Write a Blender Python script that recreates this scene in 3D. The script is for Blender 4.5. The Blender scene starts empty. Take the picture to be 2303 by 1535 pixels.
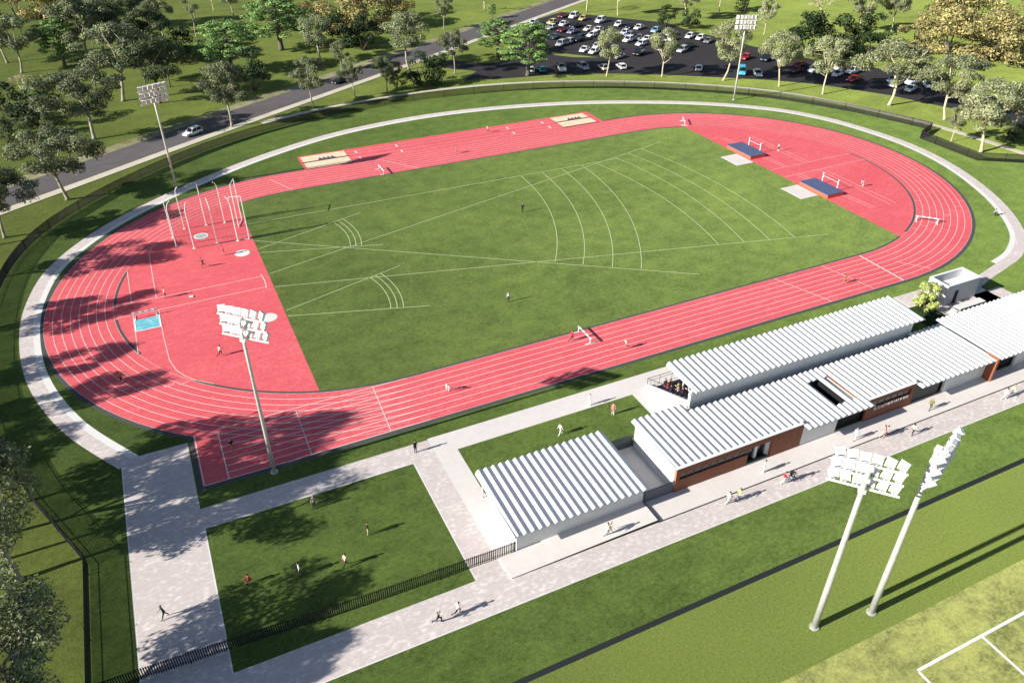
import bpy, bmesh, math, random
from mathutils import Vector, Matrix, noise as mnoise
R=math.radians
sc=bpy.context.scene
col=sc.collection
random.seed(7)

# ------------------------------------------------------------------ helpers
class MB:
    """collects faces, builds ONE mesh object"""
    def __init__(s): s.v=[];s.f=[];s.m=[]
    def face(s,pts,m=0):
        i=len(s.v); s.v+= [tuple(p) for p in pts]; s.f.append(tuple(range(i,i+len(pts)))); s.m.append(m)
    def box(s,x0,x1,y0,y1,z0,z1,m=0,M=None):
        c=[(x0,y0,z0),(x1,y0,z0),(x1,y1,z0),(x0,y1,z0),(x0,y0,z1),(x1,y0,z1),(x1,y1,z1),(x0,y1,z1)]
        if M is not None: c=[tuple(M@Vector(p)) for p in c]
        i=len(s.v); s.v+=c
        for q in ((0,3,2,1),(4,5,6,7),(0,1,5,4),(1,2,6,5),(2,3,7,6),(3,0,4,7)):
            s.f.append(tuple(i+k for k in q)); s.m.append(m)
    def tube(s,pts,rad,n=8,m=0,cap=True):
        pts=[Vector(p) for p in pts]
        if not hasattr(rad,'__len__'): rad=[rad]*len(pts)
        i0=len(s.v); prev=None
        for k,p in enumerate(pts):
            t=(pts[min(k+1,len(pts)-1)]-pts[max(k-1,0)]).normalized()
            a=t.orthogonal().normalized() if prev is None else (prev-t*prev.dot(t))
            if a.length<1e-6: a=t.orthogonal()
            a.normalize(); prev=a; b=t.cross(a)
            for j in range(n):
                an=2*math.pi*j/n; s.v.append(tuple(p+(a*math.cos(an)+b*math.sin(an))*rad[k]))
        for k in range(len(pts)-1):
            for j in range(n):
                a0=i0+k*n+j;a1=i0+k*n+(j+1)%n
                s.f.append((a0,a1,a1+n,a0+n)); s.m.append(m)
        if cap:
            s.f.append(tuple(i0+j for j in reversed(range(n)))); s.m.append(m)
            e=i0+(len(pts)-1)*n; s.f.append(tuple(e+j for j in range(n))); s.m.append(m)
    def ball(s,c,r,m=0,n=8,k=6,sc3=(1,1,1)):
        i0=len(s.v);c=Vector(c)
        s.v.append((c.x,c.y,c.z+r*sc3[2]))
        for a in range(1,k):
            th=math.pi*a/k
            for j in range(n):
                ph=2*math.pi*j/n
                s.v.append((c.x+r*sc3[0]*math.sin(th)*math.cos(ph),c.y+r*sc3[1]*math.sin(th)*math.sin(ph),c.z+r*sc3[2]*math.cos(th)))
        s.v.append((c.x,c.y,c.z-r*sc3[2])); e=len(s.v)-1
        for j in range(n):
            s.f.append((i0,i0+1+j,i0+1+(j+1)%n)); s.m.append(m)
            s.f.append((e,e-n+(j+1)%n,e-n+j)); s.m.append(m)
        for a in range(k-2):
            for j in range(n):
                p=i0+1+a*n+j;q=i0+1+a*n+(j+1)%n
                s.f.append((p,p+n,q+n,q)); s.m.append(m)
    def mesh(s,name,mats,smooth=False):
        me=bpy.data.meshes.new(name); me.from_pydata(s.v,[],s.f)
        for mt in (mats if isinstance(mats,(list,tuple)) else [mats]): me.materials.append(mt)
        me.polygons.foreach_set('material_index',s.m)
        if smooth: me.polygons.foreach_set('use_smooth',[True]*len(s.f))
        me.update(); return me
    def build(s,name,mats,parent=None,smooth=False,loc=None):
        o=bpy.data.objects.new(name,s.mesh(name,mats,smooth)); col.objects.link(o)
        if parent is not None: o.parent=parent
        if loc is not None: o.location=loc
        return o
def tag(o,label=None,cat=None,group=None,kind=None):
    if label: o['label']=label
    if cat: o['category']=cat
    if group: o['group']=group
    if kind: o['kind']=kind
    return o
def empty(name,loc=(0,0,0),rz=0,label=None,cat=None,group=None):
    o=bpy.data.objects.new(name,None); col.objects.link(o); o.empty_display_size=.3
    o.location=loc; o.rotation_euler=(0,0,rz); return tag(o,label,cat,group)
def copy_tree(o,parent=None):
    c=o.copy(); col.objects.link(c); c.parent=parent
    for ch in list(o.children): copy_tree(ch,c)
    return c
def structure(name,mb,mat): return tag(mb.build(name,mat),kind='structure')

# ------------------------------------------------------------------ materials
def newmat(name):
    m=bpy.data.materials.new(name); m.use_nodes=True; nt=m.node_tree; b=nt.nodes['Principled BSDF']; return m,nt,b
def nd(nt,t,**k):
    n=nt.nodes.new(t)
    for a,v in k.items():
        if a in n.inputs.keys() if isinstance(a,str) else False: n.inputs[a].default_value=v
        else: setattr(n,a,v)
    return n
def plain(name,c,rough=.7,metal=0,spec=.3,var=.0,scale=3.):
    m,nt,b=newmat(name)
    b.inputs['Roughness'].default_value=rough; b.inputs['Metallic'].default_value=metal
    b.inputs['Specular IOR Level'].default_value=spec
    if var:
        tc=nd(nt,'ShaderNodeTexCoord'); n=nd(nt,'ShaderNodeTexNoise'); n.inputs['Scale'].default_value=scale; n.inputs['Detail'].default_value=4
        nt.links.new(tc.outputs['Object'],n.inputs['Vector'])
        r=nd(nt,'ShaderNodeValToRGB'); r.color_ramp.elements[0].position=.3; r.color_ramp.elements[1].position=.7
        r.color_ramp.elements[0].color=(*[x*(1-var) for x in c],1); r.color_ramp.elements[1].color=(*[min(1,x*(1+var)) for x in c],1)
        nt.links.new(n.outputs['Fac'],r.inputs['Fac']); nt.links.new(r.outputs['Color'],b.inputs['Base Color'])
    else: b.inputs['Base Color'].default_value=(*c,1)
    return m
def ground_mat(name,cols,rough=.95,spec=.1,bump=.0,layers=None,drough=0.,stretch=(1,1,1)):
    """cols: three colours dark/mid/light mixed by several scales of noise; layers: (scale, weight)"""
    m,nt,b=newmat(name); L=nt.links.new
    b.inputs['Roughness'].default_value=rough; b.inputs['Specular IOR Level'].default_value=spec
    if 'Diffuse Roughness' in b.inputs.keys(): b.inputs['Diffuse Roughness'].default_value=drough
    tc=nd(nt,'ShaderNodeTexCoord'); mp=nd(nt,'ShaderNodeMapping'); mp.inputs['Scale'].default_value=stretch
    L(tc.outputs['Object'],mp.inputs['Vector'])
    acc=None; fine=None
    for k,(s,w) in enumerate(layers):
        n=nd(nt,'ShaderNodeTexNoise'); n.inputs['Scale'].default_value=s; n.inputs['Detail'].default_value=3; n.inputs['Roughness'].default_value=.6
        L(mp.outputs['Vector'],n.inputs['Vector'])
        sub=nd(nt,'ShaderNodeMath',operation='SUBTRACT'); L(n.outputs['Fac'],sub.inputs[0]); sub.inputs[1].default_value=.5
        mu=nd(nt,'ShaderNodeMath',operation='MULTIPLY'); L(sub.outputs[0],mu.inputs[0]); mu.inputs[1].default_value=w
        if acc is None: acc=mu
        else:
            a=nd(nt,'ShaderNodeMath',operation='ADD'); L(acc.outputs[0],a.inputs[0]); L(mu.outputs[0],a.inputs[1]); acc=a
        fine=n
    ad=nd(nt,'ShaderNodeMath',operation='ADD'); L(acc.outputs[0],ad.inputs[0]); ad.inputs[1].default_value=.5
    r=nd(nt,'ShaderNodeValToRGB'); e=r.color_ramp.elements
    e[0].position=.2; e[0].color=(*cols[0],1); e[1].position=.8; e[1].color=(*cols[2],1)
    k=e.new(.5); k.color=(*cols[1],1)
    L(ad.outputs[0],r.inputs['Fac']); L(r.outputs['Color'],b.inputs['Base Color'])
    if bump:
        bp=nd(nt,'ShaderNodeBump'); bp.inputs['Strength'].default_value=bump; bp.inputs['Distance'].default_value=.15
        L(fine.outputs['Fac'],bp.inputs['Height']); L(bp.outputs['Normal'],b.inputs['Normal'])
    return m
def mul(c,f): return tuple(x*f for x in c)
GL=[(.04,.5),(.3,.65),(1.5,.7),(3.5,.8),(9.,.9)]
def grass(name,c,lo=.62,hi=1.4,layers=GL,yel=1.06):
    return ground_mat(name,[mul(c,lo),c,(min(1,c[0]*hi*yel),c[1]*hi,c[2]*hi*.9)],layers=layers,bump=.5,drough=1.,stretch=(1,1.25,1))
M={}
M['infield']=grass('infield_grass',(.116,.166,.044),lo=.55,hi=1.42)
M['lawn']=grass('lawn_grass',(.097,.146,.035),lo=.55,hi=1.42)
M['park']=grass('park_grass',(.142,.182,.042),layers=[(.02,.8),(.15,.6),(1.2,.6),(4.,.7)])
M['lower']=grass('mown_grass',(.150,.196,.046),lo=.72,hi=1.28,layers=[(.03,.5),(3.,.8),(7.,1.)])
M['pitch']=grass('pitch_grass',(.275,.295,.10),lo=.5,hi=1.35,layers=[(.12,.9),(.6,1.0),(2.5,.8),(7.,.7)])
M['track']=ground_mat('track_rubber',[(.58,.095,.115),(.67,.106,.126),(.80,.21,.22)],rough=.85,spec=.2,layers=[(.05,.35),(.5,.5),(2.2,.9),(9.,.8)],stretch=(1,2.2,1))
M['line']=plain('line_paint',(.76,.66,.64),.7)
M['pitchline']=plain('pitch_line_paint',(.78,.78,.72),.8)
M['grassline']=plain('chalk_line',(.50,.58,.33),.9)
M['kerb']=plain('dark_kerb_rubber',(.075,.078,.075),.8,var=.15)
M['pavers']=ground_mat('pink_grey_pavers',[(.52,.455,.44),(.565,.50,.485),(.80,.735,.715)],layers=[(.06,.15),(.5,.55),(1.6,.95),(11.,.25)],spec=.15,stretch=(1,1.6,1))
M['concrete']=ground_mat('pale_concrete',[(.60,.555,.535),(.66,.615,.595),(.71,.67,.645)],layers=[(.15,.5),(1.2,.6),(8.,.6)],spec=.15)
M['white_conc']=ground_mat('white_concrete',[(.62,.61,.59),(.69,.68,.66),(.76,.75,.73)],layers=[(.3,.6),(3.,.6)],spec=.15)
M['asphalt']=ground_mat('asphalt_carpark',[(.024,.021,.024),(.034,.030,.033),(.05,.045,.048)],layers=[(.05,.6),(.6,.6),(6.,.6)],rough=.85,spec=.25)
M['road']=ground_mat('road_asphalt',[(.085,.078,.080),(.115,.105,.108),(.15,.138,.14)],layers=[(.05,.6),(.6,.6),(6.,.8)],rough=.9,spec=.2,stretch=(.5,1,1))
M['gravel']=ground_mat('gravel_shoulder',[(.16,.16,.08),(.26,.25,.14),(.36,.34,.22)],layers=[(.05,1.),(.4,1.),(2.,.9)])
M['kerbstone']=ground_mat('cream_footpath',[(.46,.42,.33),(.55,.51,.41),(.64,.60,.50)],layers=[(.2,.7),(2.,.7)])
M['sand']=ground_mat('pit_sand',[(.62,.50,.34),(.72,.60,.43),(.80,.69,.52)],layers=[(.5,.7),(4.,.8)])
M['water']=ground_mat('pit_water',[(.10,.40,.50),(.16,.52,.62),(.34,.68,.74)],layers=[(.7,1.1),(2.5,1.)],rough=.25,spec=.5)
M['bed']=ground_mat('planting_bed',[(.012,.02,.008),(.03,.05,.015),(.07,.10,.03)],layers=[(.8,1.),(3.,1.)])
M['edge']=plain('near_black_strip',(.018,.022,.022),.8)
M['roof']=plain('white_roof_sheet',(.64,.65,.67),.5,spec=.3)
M['ridge_shade']=plain('grey_ridge_shade',(.13,.14,.18),.6)  # grey colour standing in for thin shadow lines beside the roof ridges
M['wallwhite']=plain('white_render_wall',(.66,.66,.66),.8,var=.06,scale=1.2)
M['brick']=None
def brickmat():
    m,nt,b=newmat('red_brick'); L=nt.links.new
    tc=nd(nt,'ShaderNodeTexCoord'); mp=nd(nt,'ShaderNodeMapping'); L(tc.outputs['Object'],mp.inputs['Vector'])
    mp.inputs['Rotation'].default_value=(R(90),0,0)
    br=nd(nt,'ShaderNodeTexBrick'); L(mp.outputs['Vector'],br.inputs['Vector'])
    br.inputs['Color1'].default_value=(.32,.085,.035,1); br.inputs['Color2'].default_value=(.24,.055,.025,1); br.inputs['Mortar'].default_value=(.30,.20,.14,1)
    br.inputs['Scale'].default_value=1; br.inputs['Brick Width'].default_value=.24; br.inputs['Row Height'].default_value=.085; br.inputs['Mortar Size'].default_value=.008
    n=nd(nt,'ShaderNodeTexNoise'); n.inputs['Scale'].default_value=2.; L(tc.outputs['Object'],n.inputs['Vector'])
    mx=nd(nt,'ShaderNodeMixRGB',blend_type='MULTIPLY'); mx.inputs['Fac'].default_value=.35
    L(br.outputs['Color'],mx.inputs['Color1']); L(n.outputs['Fac'],mx.inputs['Color2']); L(mx.outputs['Color'],b.inputs['Base Color'])
    b.inputs['Roughness'].default_value=.85
    return m
M['brick']=brickmat()
M['orange_brick']=plain('orange_brick_edge',(.55,.20,.10),.8,var=.12,scale=6)
M['glass']=plain('dark_glass',(.012,.016,.02),.08,spec=.6)
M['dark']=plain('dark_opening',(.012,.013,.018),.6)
M['shutter']=plain('dark_roller_shutter',(.035,.04,.042),.5)
M['black_metal']=plain('black_metal',(.012,.012,.016),.5,metal=.2)
M['palisade']=plain('black_palisade',(.016,.016,.022),.55)
M['slate_slat']=plain('slate_slats',(.10,.11,.145),.6)
M['white_paint']=plain('white_painted_steel',(.78,.78,.76),.45,spec=.4)
M['pole']=plain('galvanised_pole',(.56,.56,.52),.5,metal=.25,var=.1,scale=2)
M['lamp']=plain('white_lamp_housing',(.80,.80,.79),.4,spec=.4)
M['lampglass']=plain('lamp_glass',(.66,.66,.68),.5,spec=.3)
M['matblue']=plain('blue_grey_vinyl',(.085,.11,.21),.6,var=.12,scale=2)
M['matorange']=plain('orange_vinyl',(.70,.13,.07),.6)
M['navyseat']=plain('navy_seat',(.02,.02,.045),.5)
M['letter']=plain('white_letter',(.82,.80,.80),.5)
M['tyre']=plain('tyre_rubber',(.012,.012,.012),.8)
M['net']=plain('green_net_cord',(.03,.05,.035),.8)
M['board']=plain('grey_board',(.40,.38,.40),.7)
M['darkspot']=plain('dark_knob',(.06,.05,.04),.7)
def leafmat(name,c,var=.5,tint=(1.25,1.12,.8),rough=.6):
    m,nt,b=newmat(name); L=nt.links.new
    g=nd(nt,'ShaderNodeNewGeometry'); oi=nd(nt,'ShaderNodeObjectInfo')
    a=nd(nt,'ShaderNodeValToRGB'); e=a.color_ramp.elements
    e[0].color=(*mul(c,1-var),1); e[1].color=(c[0]*(1+var)*tint[0],c[1]*(1+var)*tint[1],c[2]*(1+var)*tint[2],1)
    k=e.new(.5); k.color=(*c,1)
    L(g.outputs['Random Per Island'],a.inputs['Fac'])
    nz=nd(nt,'ShaderNodeTexNoise'); tcn=nd(nt,'ShaderNodeTexCoord'); nz.inputs['Scale'].default_value=.55; nz.inputs['Detail'].default_value=2; L(tcn.outputs['Object'],nz.inputs['Vector'])
    mrn=nd(nt,'ShaderNodeMapRange'); mrn.inputs[1].default_value=.3; mrn.inputs[2].default_value=.7; mrn.inputs[3].default_value=.65; mrn.inputs[4].default_value=1.3; L(nz.outputs['Fac'],mrn.inputs[0])
    mm=nd(nt,'ShaderNodeMath',operation='MULTIPLY')
    hs=nd(nt,'ShaderNodeHueSaturation'); mr=nd(nt,'ShaderNodeMapRange'); mr.inputs[3].default_value=.78; mr.inputs[4].default_value=1.2
    L(oi.outputs['Random'],mr.inputs[0]); L(mr.outputs[0],mm.inputs[0]); L(mrn.outputs[0],mm.inputs[1]); L(mm.outputs[0],hs.inputs['Value']); L(a.outputs['Color'],hs.inputs['Color'])
    L(hs.outputs['Color'],b.inputs['Base Color']); b.inputs['Roughness'].default_value=rough; b.inputs['Specular IOR Level'].default_value=.25
    b.inputs['Subsurface Weight'].default_value=0
    return m
M['gum']=leafmat('gum_leaves',(.165,.200,.110),.3)
M['gumdark']=leafmat('dark_gum_leaves',(.095,.130,.062),.3)
M['gumpale']=leafmat('pale_gum_leaves',(.275,.315,.180),.3)
M['bright']=leafmat('bright_feathery_leaves',(.165,.285,.095),.5)
M['bush']=leafmat('dark_bush_leaves',(.026,.050,.017),.5)
M['shrub']=leafmat('grey_green_leaves',(.085,.125,.060),.5)
M['yellow']=leafmat('yellow_leaves',(.33,.30,.135),.45)
M['yellowdark']=leafmat('olive_brown_leaves',(.17,.14,.05),.7)  # darker olive brown leaf tone used on some thicket trees
M['lime']=leafmat('lime_leaves',(.36,.43,.15),.4)
M['bark']=plain('pale_gum_bark',(.34,.31,.24),.85,var=.35,scale=1.5)
M['barkdark']=plain('grey_bark',(.14,.12,.10),.9,var=.3,scale=2)
M['barkpale']=plain('cream_bark',(.55,.48,.32),.85,var=.2,scale=2)

# ------------------------------------------------------------------ camera, light, world
cam_d=bpy.data.cameras.new('camera'); cam=bpy.data.objects.new('camera',cam_d); col.objects.link(cam)
cam.location=(-65.491,-119.091,64.271); cam.rotation_euler=(math.pi/2-.5972,0,-.4429)
cam_d.sensor_width=36; cam_d.lens=36*1750.2/2303; cam_d.clip_end=3000; cam_d.clip_start=1
sc.camera=cam
EL=R(26.3)
w=bpy.data.worlds.new('World'); sc.world=w; w.use_nodes=True; nt=w.node_tree
sky=nt.nodes.new('ShaderNodeTexSky'); sky.sky_type='NISHITA'; sky.sun_disc=False; sky.sun_elevation=EL; sky.sun_rotation=R(-90); sky.air_density=1.; sky.dust_density=.6
bg=nt.nodes['Background']; bg.inputs['Strength'].default_value=.060; nt.links.new(sky.outputs[0],bg.inputs[0])
sd=bpy.data.lights.new('sun','SUN'); so=bpy.data.objects.new('sun',sd); col.objects.link(so)
sd.energy=5.0; sd.angle=R(.5); sd.color=(1,.95,.86)
so.rotation_euler=Vector((-math.cos(EL),0,math.sin(EL))).to_track_quat('Z','Y').to_euler()
so.location=(-200,0,100)
sc.view_settings.view_transform='Standard'; sc.view_settings.look='None'; sc.view_settings.exposure=.8; sc.view_settings.gamma=1
CARS=[
(41.5,93.8,'hatch','white','N','white hatchback behind the bright green tree trunk at the left end of the front row'),
(44.8,92.7,'hatch','teal','N','teal hatchback in the front row beside the bright green tree'),
(50.7,91.0,'ute','white','N','white pickup in the shaded front row, right of the teal hatchback'),
(57.3,89.6,'wagon','silver','N','silver wagon in the front row, right of the white pickup'),
(62.5,86.6,'hatch','cream','N','cream hatchback half behind a forked gum trunk in the front row'),
(67.9,85.1,'hatch','white','N','white hatchback just right of the forked gum trunk in the front row'),
(88.1,73.5,'hatch','white','N','white hatchback alone in the front row, left of the floodlight pole'),
(97.0,64.5,'van','cyan','N','bright cyan van right behind the far floodlight pole'),
(100.0,61.0,'hatch','white','N','white hatchback next to the bright cyan van'),
(70.2,148.6,'wagon','white','W','white wagon above the bright green tree, nearest the road'),
(76.9,147.0,'hatch','yellow','W','yellow hatchback, leftmost pale car of the back rows'),
(72.7,139.7,'hatch','white','W','white hatchback just below the yellow hatchback'),
(86.0,155.2,'sedan','darkred','W','dark red sedan in the farthest row of the car park'),
(88.9,152.1,'suv','white','W','tall white four wheel drive in the farthest row beside the dark red sedan'),
(90.0,147.4,'hatch','yellow','W','pale yellow hatchback at the right end of the farthest row'),
(79.4,142.7,'sedan','white','W','white sedan between the yellow hatchback and the black pickup'),
(82.1,138.3,'ute','black','W','black pickup in the second row from the back'),
(74.8,134.9,'sedan','darkred','W','dark red sedan to the left of the lilac blue sedan'),
(76.5,131.1,'sedan','lilac','W','lilac blue sedan below the black pickup'),
(94.1,141.4,'suv','white','W','white four wheel drive standing alone near the back grass edge'),
(83.9,132.1,'sedan','cream','W','cream white sedan left of the crowded white pair'),
(86.2,129.5,'sedan','white','W','white sedan, upper one of a pair at the top of the central gum crown'),
(80.2,123.6,'hatch','white','W','white hatchback, lower one of a pair left of the central gum crown'),
(67.2,126.9,'sedan','slate','W','slate blue sedan at the right edge of the bright green tree'),
(64.6,117.3,'wagon','silver','W','large silver wagon beside the bright green tree'),
(68.3,118.8,'hatch','silver','W','small silver hatchback tucked behind the large silver wagon'),
(72.8,120.1,'suv','navy','W','dark navy four wheel drive next to the silver cars'),
(67.9,107.4,'sedan','white','W','white sedan at the tip of the thin grass island'),
(69.6,104.1,'sedan','white','W','white sedan just right of the car at the grass island tip'),
(73.6,109.1,'hatch','white','W','white hatchback partly hidden at the left edge of the central gum crown'),
(97.0,133.6,'hatch','white','W','white hatchback near the back edge, left of the black sedan'),
(99.6,129.3,'sedan','black','W','black sedan near the back edge of the car park'),
(101.1,126.3,'sedan','white','W','white sedan right beside the black sedan'),
(103.7,119.9,'hatch','lightblue','W','light blue hatchback by itself near the back edge'),
(92.1,121.6,'hatch','white','W','white hatchback touching the lilac hatchback above the central gum'),
(91.8,118.2,'hatch','lilac','W','lilac hatchback right of the central gum crown'),
(87.9,112.4,'wagon','white','W','white wagon on the right edge of the central gum crown'),
(93.0,113.4,'sedan','grey','W','mid grey sedan in the middle of the car park'),
(94.3,110.7,'sedan','white','W','white sedan angled beside the mid grey sedan'),
(88.7,106.0,'hatch','white','W','white hatchback below the mid grey sedan'),
(81.4,96.1,'suv','black','W','black four wheel drive alone on open asphalt'),
(73.5,95.6,'sedan','cream','W','cream sedan seen through the lower leaves of the central gum'),
(76.7,103.9,'hatch','silver','W','silver hatchback behind the trunk fork of the central gum'),
(109.6,107.7,'hatch','white','W','white hatchback at the back right, right of the second gum crown'),
(106.1,113.6,'sedan','white','W','white sedan near the top of the second gum crown'),
(101.6,107.3,'hatch','white','W','white hatchback seen through the middle of the second gum crown'),
(96.0,98.6,'sedan','lilac','W','lilac sedan behind the right side of the second gum crown'),
(96.3,93.4,'wagon','silver','W','silver wagon to the right of the second gum tree'),
(101.4,96.8,'sedan','black','W','black sedan next to the silver wagon by the second gum'),
(95.5,102.8,'hatch','cream','W','cream hatchback behind the left side of the second gum crown'),
(91.6,97.5,'hatch','white','W','white hatchback low behind the second gum crown'),
(111.4,104.1,'hatch','white','W','white hatchback at the back right end beside a dark grey one'),
(111.5,99.9,'sedan','grey','W','dark grey sedan at the left edge of the third gum crown'),
(108.7,77.3,'hatch','red','W','bright red hatchback beside the far floodlight pole'),
(113.5,73.3,'suv','navy','W','navy four wheel drive right of the red hatchback'),
(117.2,69.9,'hatch','white','W','white hatchback at the left edge of the fourth gum crown'),
(118.3,63.7,'sedan','darkred','W','dark red sedan, upper of two right of the fourth gum trunk'),
(113.0,59.1,'sedan','darkred','W','dark red sedan, lower of two right of the fourth gum trunk'),
(118.0,56.8,'suv','silver','W','silver four wheel drive left of the fifth gum trunk'),
(126.5,56.0,'hatch','white','W','white hatchback, upper of two right of the fifth gum trunk'),
(120.9,50.7,'hatch','white','W','white hatchback, lower of two right of the fifth gum trunk'),
(127.5,51.2,'ute','white','W','white pickup above the bright red sedan'),
(121.4,44.9,'sedan','red','W','bright red sedan on the shaded right arm of the car park'),
(131.0,39.4,'hatch','lightblue','W','light blue hatchback behind the sixth gum trunk'),
(128.0,36.0,'sedan','white','W','white sedan below the light blue hatchback'),
(134.2,35.5,'suv','white','W','white four wheel drive behind another white car near the right end'),
(128.5,31.0,'sedan','white','W','white sedan nearest the oval near the right end of the car park'),
(136.1,31.7,'sedan','white','SW','large white sedan at the right end of the visible car park'),
(136.2,18.9,'hatch','white','W','white hatchback glimpsed through the seventh gum crown'),
(-56.5,79.2,'wagon','white','road','white wagon driving on the park road'),
(-13.2,106.7,'sedan','black','road','black sedan driving on the park road in tree shade'),
]
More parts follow.
